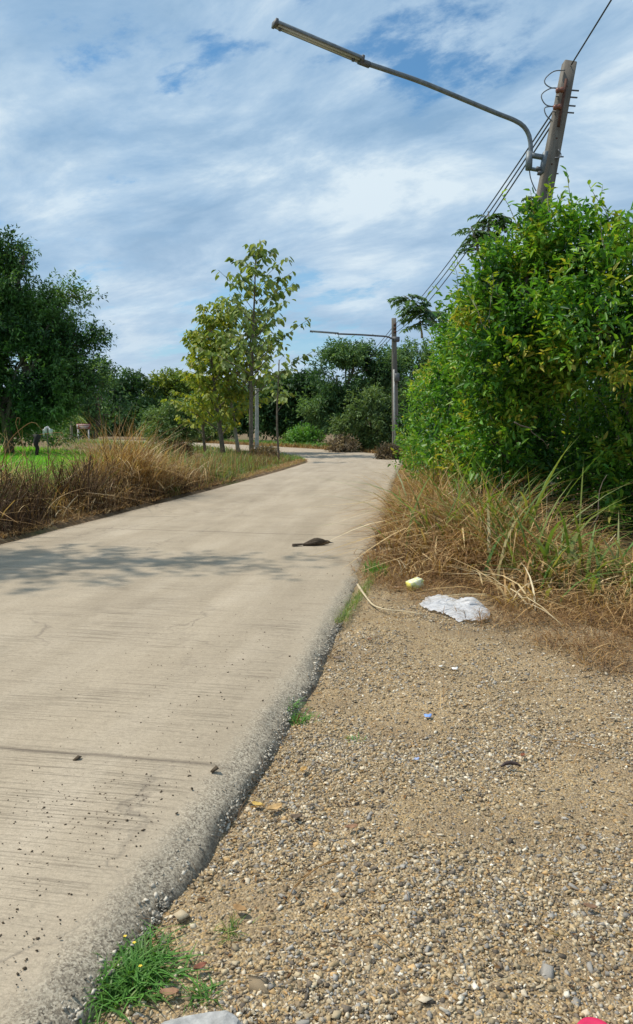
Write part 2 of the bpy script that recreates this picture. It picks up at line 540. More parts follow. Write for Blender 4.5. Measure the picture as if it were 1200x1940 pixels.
# ------------------------------------------------------------------ the road and the ground
def catmull(P, step):
    P = [np.array(p, float) for p in P]
    P = [2 * P[0] - P[1]] + P + [2 * P[-1] - P[-2]]
    out = []
    for i in range(1, len(P) - 2):
        n = max(2, int(np.linalg.norm(P[i + 1] - P[i]) / step(P[i][1])))
        for k in range(n):
            t = k / n
            out.append(0.5 * (2 * P[i] + (P[i + 1] - P[i - 1]) * t + (2 * P[i - 1] - 5 * P[i] + 4 * P[i + 1] - P[i + 2]) * t * t
                              + (3 * P[i] - P[i - 1] - 3 * P[i + 1] + P[i + 2]) * t ** 3))
    out.append(P[-2])
    return np.array(out)


# pairs (right edge, left edge) in metres, each pair roughly square to the road
PAIRS = [((-1.45, -2.6), (-6.3, -1.75)), ((-0.95, 0.5), (-5.7, 1.3)), ((-0.475, 2.21), (-5.25, 3.05)), ((-0.05, 4.2), (-4.75, 5.0)),
         ((0.23, 6.1), (-4.35, 7.1)), ((0.70, 9.3), (-3.75, 10.3)), ((1.30, 14.0), (-2.95, 14.6)), ((2.0, 20.0), (-1.90, 20.4)),
         ((2.85, 26.5), (-0.80, 27.3)), ((3.45, 31.0), (-0.35, 31.5)), ((3.7, 36.5), (-0.75, 35.2)), ((2.3, 42.0), (-1.9, 39.0)),
         ((-0.6, 48.5), (-3.9, 44.0)), ((-4.6, 55.5), (-7.2, 51.5)), ((-9.5, 63.5), (-12.3, 60.0)), ((-22.0, 80.0), (-25.0, 77.5)),
         ((-50, 110), (-53, 108))]
stp = lambda y: 0.03 if y < 5 else (0.08 if y < 9 else (0.3 if y < 30 else 1.0))
pair4 = catmull([(*a, *b) for a, b in PAIRS], stp)
RE, LE = pair4[:, :2], pair4[:, 2:]


def road_top(y):
    return 0.092 - 0.042 * min(1, max(0, (y - 4.5) / 4.5))


s_len = np.concatenate([[0], np.cumsum(np.linalg.norm(np.diff(RE, axis=0), axis=1))])
s0 = np.interp(3.08, RE[:400, 1], s_len[:400])
prof = [(-0.022, -0.16), (-0.012, -0.095), (0.004, -0.068), (0.026, -0.045), (0.052, -0.025), (0.082, -0.010), (0.12, -0.002), (0.2, 0.0), (0.4, 0)]
V, UV = [], []
ncol = 0
for i, (r, l) in enumerate(zip(RE, LE)):
    wdt = np.linalg.norm(l - r)
    d = (l - r) / wdt
    zt = road_top(r[1])
    cols = list(prof) + [(wdt * k, 0.0) for k in (0.15, 0.22, 0.3, 0.4, 0.5, 0.6, 0.7, 0.8, 0.9, 0.96)] + [(wdt, -0.02), (wdt + 0.02, -0.2)]
    ncol = len(cols)
    s = s_len[i]
    for a, dz in cols:
        near = 1.0 if a < 0.2 else 0.0
        k1 = noise.noise(Vector((s * 2.2, a * 6, dz * 12))) * 0.030 + noise.noise(Vector((s * 7, a * 9, dz * 14 + 5))) * 0.013 \
            + noise.noise(Vector((s * 17, a * 25, dz * 30 + 9))) * 0.004
        off = k1 * near * (1 if a < 0.08 else 0.3)
        p = r + d * (a + off)
        zz = zt + dz + (noise.noise(Vector((s * 8, a * 10, 3))) * 0.008 * near) + 0.006 * noise.noise(Vector((p[0] * 0.6, p[1] * 0.6, 0)))
        if a < 0.35:
            zz -= 0.012 * (1 - a / 0.35) ** 2 * (1 if a > 0.03 else 0)
        V.append((p[0], p[1], zz))
        UV.append((a, s - s0))
Fq = []
for i in range(len(RE) - 1):
    for k in range(ncol - 1):
        a = i * ncol + k
        Fq.append((a, a + 1, a + ncol + 1, a + ncol))
Fq = np.array(Fq)[:, ::-1]
road = link('road', mesh('road', V, Fq, M['road'], smooth=True, uv=UV))
tag(road, kind='structure', label='pale brushed concrete road curving away to the left')

# distance to the road (negative = on it)
from mathutils.geometry import intersect_point_line
mid_pts = (RE + LE) / 2
sel = list(range(0, len(RE), 1))
far_ix = np.array([i for i in range(len(RE)) if RE[i][1] > 9 or i % 6 == 0])
CM, CR, CL = mid_pts[far_ix], RE[far_ix], LE[far_ix]


def road_rel(x, y):
    """(signed offset from right edge, signed offset from left edge), positive outside, arrays."""
    x, y = np.atleast_1d(x), np.atleast_1d(y)
    ro, lo = np.empty(len(x)), np.empty(len(x))
    for a in range(0, len(x), 20000):
        q = np.stack([x[a:a + 20000], y[a:a + 20000]], 1)
        d2 = ((q[:, None, :] - CM[None]) ** 2).sum(2)
        j = d2.argmin(1)
        ax = CR[j] - CL[j]
        wd = np.linalg.norm(ax, axis=1)
        ax = ax / wd[:, None]
        ro[a:a + 20000] = ((q - CR[j]) * ax).sum(1)
        lo[a:a + 20000] = -((q - CL[j]) * ax).sum(1)
    return ro, lo


def sstep(x, a, b):
    t = np.clip((x - a) / (b - a), 0, 1)
    return t * t * (3 - 2 * t)


def ground_z(x, y):
    x, y = np.atleast_1d(np.asarray(x, float)), np.atleast_1d(np.asarray(y, float))
    ro, lo = road_rel(x, y)
    z = np.full(len(x), -0.03)
    z += 0.05 * sstep(y, 6.0, 9.5)
    z -= 0.72 * sstep(lo, 3.0, 5.2) * (1 - sstep(x, 0, 8))
    z += 0.035 * np.sin(x * 1.3 + 0.6 * y) * np.cos(y * 0.9) * sstep(np.maximum(ro, lo), 0.4, 1.5)
    z = np.where((ro < 0.02) & (lo < 0.02), -0.10, z)
    z += 0.04 * sstep(lo, -0.05, 0.1) * (1 - sstep(lo, 0.4, 2.0))
    return z


def spaced(lo, hi, fine_lo, fine_hi, fs, grow=1.25):
    a = list(np.arange(fine_lo, fine_hi, fs))
    s, v = fs, a[-1]
    while v < hi:
        s *= grow; v += s; a.append(v)
    s, v, b = fs, a[0], []
    while v > lo:
        s *= grow; v -= s; b.append(v)
    return np.array(b[::-1] + a)


gx, gy = spaced(-900, 900, -14, 12, 0.3), spaced(-60, 1600, -2, 62, 0.4)
GX, GY = np.meshgrid(gx, gy)
gz = ground_z(GX.ravel(), GY.ravel())
GV = np.stack([GX.ravel(), GY.ravel(), gz], 1)
nx, ny = len(gx), len(gy)
ii, jj = np.meshgrid(np.arange(ny - 1), np.arange(nx - 1), indexing='ij')
a = (ii * nx + jj).ravel()
ground = link('ground', mesh('ground', GV, np.stack([a, a + 1, a + nx + 1, a + nx], 1), M['soil'], smooth=True))
tag(ground, kind='structure')

# paddy field, a sheet of its own beyond the left bank
pv = [(-9, 8), (-7.0, 14), (-6.3, 20), (-5.6, 28), (-6.5, 34), (-8.5, 42), (-14, 52), (-22, 64), (-30, 78), (-40, 112), (-120, 120), (-120, 10)]
pm = MB(); pm.add([(x, y, -0.66) for x, y in pv], [list(range(len(pv)))[::-1]])
paddy = link('paddy_field', pm.me('paddy_field', M['paddy_ground']))
tag(paddy, kind='structure')

# gravel lay-by
gb = []
gyv = np.concatenate([np.arange(-1.0, 5.2, 0.035), np.arange(5.2, 9.0, 0.07)])
BND = [(-1, 6.5), (0.5, 5.5), (2.5, 4.2), (3.4, 3.1), (4.4, 2.1), (5.1, 1.85), (5.8, 1.45), (6.6, 1.0), (7.6, 0.62), (9, 0.72)]
bx = [b[1] for b in BND]; by = [b[0] for b in BND]
ncl = 90
V = []
for y in gyv:
    xr = np.interp(y, RE[:, 1][:900], RE[:, 0][:900]) - 0.06
    xb = max(np.interp(y, by, bx) + 0.5, xr + 0.1)
    for k in range(ncl):
        x = xr + (xb - xr) * k / (ncl - 1)
        d = x - xr - 0.06
        z = 0.012 + 0.022 * noise.noise(Vector((x * 1.6, y * 1.6, 4))) + 0.010 * noise.noise(Vector((x * 6, y * 6, 2))) + 0.05 * float(sstep(y, 6.0, 9.0))
        z += 0.006 * noise.noise(Vector((x * 22, y * 22, 1)))
        z -= 0.018 * math.exp(-(d / 0.06) ** 2)
        V.append((x, y, z))
V = np.array(V)
gravel_z_pts = V
ii, jj = np.meshgrid(np.arange(len(gyv) - 1), np.arange(ncl - 1), indexing='ij')
a = (ii * ncl + jj).ravel()
gravel = link('gravel_shoulder', mesh('gravel_shoulder', V, np.stack([a, a + 1, a + ncl + 1, a + ncl], 1), M['gravel'], smooth=True))
tag(gravel, kind='structure', label='stony gravel lay-by beside the concrete road')


def gravel_z(x, y):
    d = x - np.interp(y, RE[:900, 1], RE[:900, 0])
    z = 0.012 + 0.022 * noise.noise(Vector((x * 1.6, y * 1.6, 4))) + 0.010 * noise.noise(Vector((x * 6, y * 6, 2))) + 0.05 * float(sstep(y, 6.0, 9.0))
    return z - 0.018 * math.exp(-(d / 0.06) ** 2)


# ------------------------------------------------------------------ stones
CUBE = np.array([(-1, -1, -1), (1, -1, -1), (1, 1, -1), (-1, 1, -1), (-1, -1, 1), (1, -1, 1), (1, 1, 1), (-1, 1, 1)], float)
CF = np.array([(0, 1, 5, 4), (1, 2, 6, 5), (2, 3, 7, 6), (3, 0, 4, 7), (3, 2, 1, 0), (4, 5, 6, 7)])


def rotm(n):
    q = R.normal(size=(n, 4)); q /= np.linalg.norm(q, axis=1)[:, None]
    w_, x, y, z = q.T
    return np.stack([np.stack([1 - 2 * (y * y + z * z), 2 * (x * y - z * w_), 2 * (x * z + y * w_)], 1),
                     np.stack([2 * (x * y + z * w_), 1 - 2 * (x * x + z * z), 2 * (y * z - x * w_)], 1),
                     np.stack([2 * (x * z - y * w_), 2 * (y * z + x * w_), 1 - 2 * (x * x + y * y)], 1)], 1)


def stones(P, size, flat=0.55):
    n = len(P)
    V = CUBE[None] * (1 + R.uniform(-0.55, 0.45, (n, 8, 3)))
    V *= np.stack([np.ones(n), R.uniform(0.5, 1.0, n), R.uniform(0.25, 0.7, n)], 1)[:, None, :]
    V = np.einsum('nij,nkj->nki', rotm(n), V)
    V[:, :, 2] *= 0.75
    V = V * (size[:, None, None] * 0.55) + P[:, None, :]
    Fx = CF[None] + (np.arange(n) * 8)[:, None, None]
    return V.reshape(-1, 3), Fx.reshape(-1, 4)


def scatter_gravel(n, y0, y1, power=1.0):
    y = y0 + (y1 - y0) * R.random(n) ** power
    xr = np.interp(y, RE[:900, 1], RE[:900, 0])
    xm = np.minimum(np.interp(y, by, bx) + 0.25, 0.52 * y + 0.55)
    x = xr + 0.005 + (xm - xr) * R.random(n)
    keep = x > xr
    return x[keep], y[keep]


def stone_tint(n): return R.random(n)


x1, y1 = scatter_gravel(84000, 1.55, 3.6, 1.2)
x2, y2 = scatter_gravel(52000, 3.3, 6.6, 1.5)
xs_, ys_ = np.concatenate([x1, x2]), np.concatenate([y1, y2])
dens = np.array([noise.noise(Vector((a * 1.8, b * 1.8, 7.3))) for a, b in zip(xs_, ys_)])
dred = xs_ - np.interp(ys_, RE[:900, 1], RE[:900, 0])
keep = R.random(len(xs_)) < np.clip(0.82 + dens * 1.3 - 0.12 * dred - 0.35 * sstep(ys_, 4.6, 6.2), 0.10, 1)
xs_, ys_ = xs_[keep], ys_[keep]
n = len(xs_)
size = np.exp(R.normal(np.log(0.0070), 0.42, n)).clip(0.0035, 0.018)
zs_ = np.array([gravel_z(a, b) for a, b in zip(xs_, ys_)]) + size * R.uniform(0.0, 0.22, n)
V, Fx = stones(np.stack([xs_, ys_, zs_], 1), size)
gs = link('loose_gravel', mesh('loose_gravel', V, Fx, M['stone'], tint=np.repeat(stone_tint(n), 6)), gravel, loc=(0, 0, 0))
gs['kind'] = 'stuff'
print('gravel stones', n)

# the 300 largest stones near the camera, each its own part
protos = []
for k in range(14):
    V, Fx = stones(np.zeros((1, 3)), np.array([1.0]))
    protos.append(mesh('stone', V, Fx, M['stone'], tint=np.full(6, (k + 0.5) / 14)))
spots = []
tries = 0
while len(spots) < 285 and tries < 20000:
    tries += 1
    y = 1.75 + 3.2 * random.random() ** 1.6
    xr = np.interp(y, RE[:900, 1], RE[:900, 0])
    x = xr + 0.03 + (0.42 * y - xr) * random.random()
    s = random.uniform(0.013, 0.020) * (1 if random.random() < 0.88 else 1.4)
    if all((x - a) ** 2 + (y - b) ** 2 > (s + c) ** 2 * 0.7 for a, b, c in spots):
        spots.append((x, y, s))
for px, py, s in ((490, 1880, 0.055), (345, 1752, 0.05), (722, 1722, 0.03), (808, 1905, 0.045), (1090, 1690, 0.03), (470, 1530, 0.03),
                  (560, 1560, 0.03), (1035, 1855, 0.04), (630, 1842, 0.035), (1120, 1840, 0.03), (1060, 1620, 0.03), (505, 1775, 0.03)):
    spots.append((*gp(px, py), s))
for x, y, s in spots:
    o = link('stone', random.choice(protos), gravel, loc=(x, y, gravel_z(x, y) + s * 0.12))
    o.rotation_euler = (random.uniform(-.4, .4), random.uniform(-.4, .4), random.uniform(0, 6.28))
    o.scale = (s, s * random.uniform(.7, 1), s * random.uniform(.45, .7))
# big grey slab stone at the lower edge
sx, sy = gp(385, 1936)
import bmesh
bm = bmesh.new(); bmesh.ops.create_icosphere(bm, subdivisions=3, radius=1.0)
for v in bm.verts:
    c_ = v.co.copy()
    v.co = Vector((math.copysign(abs(c_.x) ** .7, c_.x) * .115, math.copysign(abs(c_.y) ** .7, c_.y) * .07, math.copysign(abs(c_.z) ** .6, c_.z) * .022))
    v.co += noise.noise_vector(c_ * 1.7) * 0.016 + noise.noise_vector(c_ * 6) * 0.003
m_ = bpy.data.meshes.new('flat_stone'); bm.to_mesh(m_); bm.free()
m_.materials.append(simple('grey_stone', (0.36, 0.35, 0.33), 0.85, 0.3, 40, bmp=0.4))
o = link('flat_stone', m_, None, (sx, sy - 0.085, 0.018)); o.rotation_euler = (0.1, 0.03, 0.12)
tag(o, 'broad flat grey stone lying at the foot of the slab beside the grass tuft', 'stone')

# bare aggregate standing out of the worn rim of the slab
n = 3000
si = R.random(n) ** 1.5
yq = 1.3 + 6.2 * si
aa = np.abs(R.normal(size=n)) * 0.026 - 0.012
zt_ = np.array([road_top(v) for v in yq])
pa = np.array([p_[0] for p_ in prof]); pz = np.array([p_[1] for p_ in prof])
low = R.random(n) < 0.40
aa = np.where(low, R.uniform(-0.010, 0.02, n), aa)
xq = np.interp(yq, RE[:900, 1], RE[:900, 0])
sq = np.interp(yq, RE[:900, 1], s_len[:900])
zq = np.interp(aa, pa, pz) + zt_
zq = np.where(low & (aa < 0.0), zt_ - R.uniform(0.03, 0.10, n), zq)
jit = np.array([noise.noise(Vector((u_ * 2.2, a_ * 6, 0))) * 0.030 for u_, a_ in zip(sq, aa)])
sz = np.exp(R.normal(np.log(0.0085), 0.35, n)).clip(0.004, 0.017)
V, Fx = stones(np.stack([xq - (aa + jit * (aa < 0.08)), yq, zq - 0.36 * sz], 1), sz)
def agg_fn(nt, b):
    g = nt.nodes.new('ShaderNodeNewGeometry')
    c = ramp(nt, [(0.0, (0.16, 0.14, 0.11)), (0.18, (0.33, 0.29, 0.23)), (0.45, (0.46, 0.41, 0.33)), (0.75, (0.60, 0.54, 0.44))], g.outputs['Random Per Island'], 'CONSTANT')
    nt.links.new(c, b.inputs['Base Color'])
    bump(nt, b, noise_(nt, objco(nt), 200, 3, 0.7), 0.5, 0.002)
o = link('aggregate', mesh('aggregate', V, Fx, material('aggregate', agg_fn, 0.9, 0.2)), road, loc=(0, 0, 0))
o['kind'] = 'stuff'

# clay crumbs and pebbles on the road
P = []
for px, py, sx, sy, k in ((230, 1520, 130, 45, 240), (90, 1580, 120, 50, 90), (560, 1260, 90, 60, 110), (700, 1150, 60, 40, 60), (640, 1180, 50, 80, 70),
                          (350, 1420, 180, 70, 80), (40, 1760, 60, 60, 60), (380, 1300, 150, 80, 80), (470, 1240, 100, 50, 70), (100, 1800, 80, 80, 50),
                          (150, 1450, 200, 250, 120), (300, 1150, 250, 80, 60)):
    for _ in range(k):
        qx, qy = px + random.gauss(0, sx), py + random.gauss(0, sy)
        if qy < 1060: continue
        x, y = gp(qx, qy, 0.11)
        if x < np.interp(y, RE[:900, 1], RE[:900, 0]) - 0.13 and y > 1.2:
            P.append((x, y, road_top(y) + 0.002))
P = np.array(P)
V, Fx = stones(P, np.exp(R.normal(np.log(0.0037), 0.42, len(P))).clip(0.002, 0.010))
o = link('dirt_crumbs', mesh('dirt_crumbs', V, Fx, M['clay']))
tag(o, 'scattered crumbs of dark clay on the concrete road', 'dirt', kind='stuff')
for px, py, s, lab in ((147, 1431, 0.016, 'dark round clod on the bare concrete above the joint'),
                       (407, 1453, 0.018, 'brown clod on the concrete close to the worn rim')):
    x, y = gp(px, py, 0.11)
    V, Fx = stones(np.zeros((1, 3)), np.array([s * 1.6]))
    o = link('clod', mesh('clod', V, Fx, M['clay']), None, (x, y, road_top(y) + 0.008))
    tag(o, lab, 'clod')

# ------------------------------------------------------------------ foliage tools
LEAF6 = np.array([(0, 0, 0), (0.3, -.5, .07), (0.7, -.36, .03), (1, 0, -.14), (0.7, .36, .03), (0.3, .5, .07)])
LF6 = np.array([(0, 1, 2, 3), (0, 3, 4, 5)])
LEAF4 = np.array([(0, 0, 0), (0.45, -.5, .07), (1, 0, -.12), (0.45, .5, .07)])
LF4 = np.array([(0, 1, 2), (0, 2, 3)])


def nrm(v): return v / (np.linalg.norm(v, axis=-1, keepdims=True) + 1e-9)


def leaf_geo(P, D, U, L, W, six=False):
    D = nrm(D)
    S = nrm(np.cross(D, U))
    Nn = np.cross(S, D)
    T, FT = (LEAF6, LF6) if six else (LEAF4, LF4)
    n = len(P)
    V = (P[:, None, :] + T[None, :, 0:1] * D[:, None, :] * L[:, None, None] + T[None, :, 1:2] * S[:, None, :] * W[:, None, None]
         + T[None, :, 2:3] * Nn[:, None, :] * L[:, None, None])
    Fx = FT[None] + (np.arange(n) * len(T))[:, None, None]
    return V.reshape(-1, 3), Fx.reshape(-1, FT.shape[1]), len(FT)


def in_lobes(n, lobes, shell=0.55, gaps=0.0, seed=0, gthr=-0.22):
    """points near the surface of a union of ellipsoids, and their outward directions; gaps>0 carves holes by noise."""
    vol = np.array([l[3] * l[4] + l[4] * l[5] + l[3] * l[5] for l in lobes])
    pick = R.choice(len(lobes), n, p=vol / vol.sum())
    Lb = np.array(lobes)[pick]
    d = nrm(R.normal(size=(n, 3)))
    r = 1 - shell * R.random(n) ** 1.3
    # knobbly surface
    kn = np.array([noise.noise(Vector(p)) for p in (d * 2.6 + pick[:, None] * 3.3 + seed)])
    r = r * (1 + 0.30 * kn)
    P = Lb[:, :3] + d * r[:, None] * Lb[:, 3:6]
    if gaps:
        g = np.array([noise.noise(Vector(p)) for p in (P * gaps + seed)])
        k = g > gthr
        P, d = P[k], d[k]
    k = P[:, 2] > 0.05
    return P[k], nrm(d[k] / 1.0)


def leafy(lobes, n_tw, per, L, W, shell=0.5, twig=0.25, gaps=0.0, six=False, droop=0.25, seed=0, up=0.35, flat=0.0, tbias=0.0, clump=1.5, gthr=-0.22):
    T, O = in_lobes(n_tw, lobes, shell, gaps, seed, gthr)
    n = len(T)
    dirs = nrm(O + 0.55 * R.normal(size=(n, 3)) + np.array([0, 0, up]))
    if flat: dirs[:, 2] *= (1 - flat)
    dirs = nrm(dirs)
    tt = np.array([noise.noise(Vector(p)) for p in (T * clump + 11 + seed)])
    base_t = 0.44 + 0.85 * tt + 0.16 * R.normal(size=n) + tbias
    j = np.repeat(np.arange(n), per)
    m = len(j)
    k = np.tile(np.arange(per), n) / max(1, per - 1)
    tl = twig * R.uniform(0.6, 1.3, n)
    P = T[j] + dirs[j] * (k * tl[j])[:, None] + R.normal(size=(m, 3)) * 0.12 * twig
    D = nrm(dirs[j] * 0.7 + R.normal(size=(m, 3)) * 0.75 + np.array([0, 0, -droop]))
    U = nrm(np.array([0, 0, 1.0]) + 0.55 * R.normal(size=(m, 3)))
    Ls = L * R.uniform(0.5, 1.35, m); Ws = W * R.uniform(0.7, 1.2, m)
    t = np.clip(base_t[j] + 0.12 * k + 0.08 * R.normal(size=m), 0, 1)
    V, Fx, nf = leaf_geo(P, D, U, Ls, Ws, six)
    return V, Fx, np.repeat(t, nf), T, dirs


def bez(a, b, n=5, sag=0.0, jig=0.0):
    a, b = np.array(a, float), np.array(b, float)
    out = []
    L = np.linalg.norm(b - a)
    for i in range(n):
        t = i / (n - 1)
        p = a + (b - a) * t
        p[2] += sag * math.sin(math.pi * t) * L
        if 0 < i < n - 1: p = p + R.normal(size=3) * jig * L
        out.append(p)
    return out


def trunk_mb(base, top, r, lobes, limbs=10, sides=8, tips=None, twigs=0, bend=0.03):
    m = MB()
    path = bez(base, top, 8, 0, bend)
    m.tube(path, np.linspace(r, r * 0.35, 8), sides)
    path = np.array(path)
    ends = []
    for i in range(limbs):
        l = lobes[i % len(lobes)]
        e = np.array(l[:3]) + R.uniform(-0.5, 0.5, 3) * np.array(l[3:6])
        s = path[min(6, 2 + int(R.integers(0, 5)))]
        if e[2] < s[2]: s = path[1]
        q = bez(s, e, 6, 0.08, 0.04)
        m.tube(q, np.linspace(r * 0.42, r * 0.1, 6), 5, caps=False)
        ends.append(q[3]); ends.append(q[5])
    if tips is not None and twigs:
        E = np.array(ends)
        for k in R.choice(len(tips), min(twigs, len(tips)), replace=False):
            j = ((E - tips[k]) ** 2).sum(1).argmin()
            if np.linalg.norm(E[j] - tips[k]) < 3.0 * max(1, r * 8):
                m.tube(bez(E[j], tips[k], 4, 0.05, 0.05), np.linspace(r * 0.10, r * 0.03, 4), 3, caps=False)
    return m


def tree(name, label, cat, base, top_z, r, lobes, mat, n_tw, per, L, W, group=None, bark='bark', limbs=10, twigs=60, top=None, **kw):
    g = float(ground_z(base[0], base[1])[0])
    root = empty(name, (base[0], base[1], g), label, cat, group)
    V, Fx, t, tips, dirs = leafy(lobes, n_tw, per, L, W, **kw)
    tp = top or (np.mean([l[0] for l in lobes]), np.mean([l[1] for l in lobes]), top_z)
    tm = trunk_mb((base[0], base[1], g - 0.1), tp, r, lobes, limbs, tips=tips, twigs=twigs)
    part('trunk', tm, M[bark], root, True)
    o = link('crown', mesh('crown', V, Fx, M[mat], tint=t), root)
    return root, tips, dirs


def single_leaves(root, tips, dirs, k, L, W, mat, hang=0.25, cam_pick=True, twig=0.2, tb=0.55):
    """the leaves that show largest: each its own part, sharing a few meshes"""
    mats = []
    for q in range(6):
        V, Fx, nf = leaf_geo(np.zeros((1, 3)), np.array([[1, 0, 0.0]]), np.array([[0, 0, 1.0]]), np.array([1.0]), np.array([W / L]), True)
        V[:, 2] += R.normal(size=6) * 0.03
        mats.append(mesh('leaf', V, Fx, M[mat], tint=np.full(2, np.clip(tb + 0.16 * (q - 2.5) / 1.2, 0, 1))))
    # tips facing the camera, not behind others
    sc_ = (dirs * nrm(np.array([0, 0, 1.5]) - tips)).sum(1) + 0.3 * R.random(len(tips))
    vis = np.abs(tips[:, 0] / tips[:, 1]) < 0.43
    order = np.argsort(-(sc_ + vis * 5))
    cnt = 0
    for i in order[:k // 3 * 2]:
        for _ in range(3):
            if cnt >= k: return
            d = Vector(dirs[i] * 0.6 + R.normal(size=3) * 0.7 + np.array([0, 0, -hang])).normalized()
            o = link('leaf', random.choice(mats), root, loc=Vector(tips[i] + dirs[i] * twig * random.random() * 1.2) - root.location)
            o.rotation_euler = (d.to_track_quat('X', 'Z')).to_euler()
            s = L * random.uniform(0.7, 1.25)
            o.scale = (s, s, s)
            cnt += 1


# ------------------------------------------------------------------ the leafy shrubs on the right verge
SG = 'leafy green shrubs crowding the right verge'
shrubs = [
    ('shrub', 'tall near leafy shrub at the right, dark hollow below it', (4.1, 9.6),
     [(4.0, 9.4, 2.1, .9, .8, .6), (3.5, 9.0, 2.6, .75, .7, .7), (3.75, 9.3, 3.1, .8, .8, .7), (4.6, 9.2, 3.0, 1.0, .9, .8),
      (3.7, 9.8, 3.4, .5, .6, .45), (4.9, 10.6, 1.1, 1.3, .8, 1.1), (3.6, 10.4, 0.9, 1.0, .6, .9), (4.3, 9.6, .9, .9, .6, .8)], 3000, 7, 0.105, 0.044, 260),
    ('shrub', 'broad bright leafy shrub standing in front of the leaning pole', (3.0, 10.4),
     [(2.5, 10.2, 1.25, .55, .6, .65), (2.55, 10.2, 2.3, .7, .7, .7), (2.95, 9.9, 2.7, .75, .7, .7), (2.75, 10.3, 3.35, .6, .7, .55),
      (3.2, 10.3, 3.65, .65, .6, .62), (2.4, 10.6, 2.95, .5, .5, .5)], 3000, 7, 0.105, 0.044, 260),
    ('shrub', 'rounded yellow-tipped shrub just left of the leaning pole', (2.9, 12.6),
     [(2.5, 12.2, 1.2, .75, .9, .9), (2.55, 12.4, 2.2, .75, .9, .8), (2.75, 12.6, 3.1, .7, .8, .65), (3.4, 12.8, 2.9, .9, .8, .9), (2.25, 12.2, 2.7, .4, .5, .4)],
     2700, 6, 0.105, 0.046, 200),
    ('shrub', 'fourth leafy shrub along the verge, its side leaning over the dry grass', (3.2, 15.6),
     [(2.6, 15.2, 1.1, .9, 1.1, 1.0), (2.75, 15.4, 2.1, .8, 1.0, .8), (3.1, 15.6, 2.85, .8, .9, .65), (4.0, 15.5, 2.4, 1, 1, 1.1)], 2500, 6, 0.10, 0.045, 0),
    ('shrub', 'fifth leafy shrub along the verge, level topped and pale green', (3.7, 19.6),
     [(3.05, 19.2, 1.1, .95, 1.4, 1.1), (3.2, 19.5, 2.2, .85, 1.2, .85), (4.2, 19.7, 2.4, 1.2, 1.3, 1.1)], 2300, 6, 0.11, 0.05, 0),
    ('shrub', 'sixth leafy shrub along the verge, low against the far lamp pole', (4.3, 24.2),
     [(3.6, 23.5, 1.1, 1.0, 1.6, 1.1), (3.8, 24.0, 2.3, .95, 1.3, .8), (4.9, 24, 2.4, 1.3, 1.5, 1.1)], 2200, 6, 0.12, 0.055, 0),
    ('shrub', 'farthest leafy shrub of the right verge, at the foot of the far lamp pole', (5.0, 29.0),
     [(4.4, 28.6, 1.0, 1.0, 1.7, 1.0), (4.9, 29, 2.0, 1.1, 1.4, .9)], 1800, 6, 0.13, 0.06, 0),
    ('shrub', 'dark filling shrub behind the near leafy ones', (5.2, 12.6),
     [(5.0, 12.6, 1.5, 1.5, 1.2, 1.5), (4.7, 12.8, 3.0, 1.2, 1.1, 1.1), (5.2, 15, 2.0, 1.3, 1.3, 1.8), (3.4, 11.9, .6, 1.2, .7, .8), (4.5, 11.7, .6, 1.2, .8, .9), (5.6, 11.4, .8, 1.2, .8, 1.0), (3.0, 13.6, .7, 1.1, .9, .8)], 4200, 6, 0.11, 0.05, 0),
]
for i, (nm, lab, base, lobes, ntw, per, L, W, singles) in enumerate(shrubs):
    tb = [-0.04, 0.0, 0.06, 0.04, 0.08, 0.08, 0.06, -0.12][i]
    root, tips, dirs = tree(nm, lab, 'shrub', base, max(l[2] + l[5] * .3 for l in lobes), 0.06, lobes, 'shrub', ntw, per, L, W, SG,
                            limbs=14, twigs=160 if i < 3 else 30, shell=0.6, twig=0.22, six=i < 4, gaps=1.3, gthr=-0.30, droop=0.15, seed=i * 5.7, up=0.5, tbias=tb, clump=1.6)
    if singles:
        single_leaves(root, tips, dirs, singles, L * 1.25, W * 1.3, 'shrub', 0.1)
    # upright shoots breaking the outline
    if i < 7:
        sh = MB(); LP, LD = [], []
        for k in range(46):
            l = lobes[int(R.integers(0, len(lobes)))]
            dd = nrm(np.array([R.normal() * .6, R.normal() * .6, 1.0]))
            a = np.array(l[:3]) + dd * np.array(l[3:6]) * 0.8
            b = a + nrm(np.array([R.normal() * .35 - 0.1, R.normal() * .35, 1.0])) * R.uniform(0.3, 0.75)
            q = bez(a, b, 5, 0, 0.03)
            sh.tube(q, np.linspace(0.008, 0.003, 5), 3, caps=False)
            for u in np.linspace(0.15, 1, 14):
                LP.append(a + (b - a) * u)
                dv = R.normal(size=3); dv[2] = abs(dv[2]) * .5 + .15
                LD.append(dv)
        part('shoot_stem', sh, M['bark_pale'], root)['kind'] = 'stuff'
        LP, LD = np.array(LP), np.array(LD)
        mm = len(LP)
        V, Fx, nf = leaf_geo(LP, LD, nrm(np.array([0, 0, 1.0]) + .3 * R.normal(size=(mm, 3))), L * R.uniform(.7, 1.2, mm), W * R.uniform(.7, 1.2, mm), True)
        link('shoot_leaves', mesh('shoot_leaves', V, Fx, M['shrub'], tint=np.repeat(np.clip(0.74 + .14 * R.normal(size=mm), 0, 1), nf)), root)['kind'] = 'stuff'


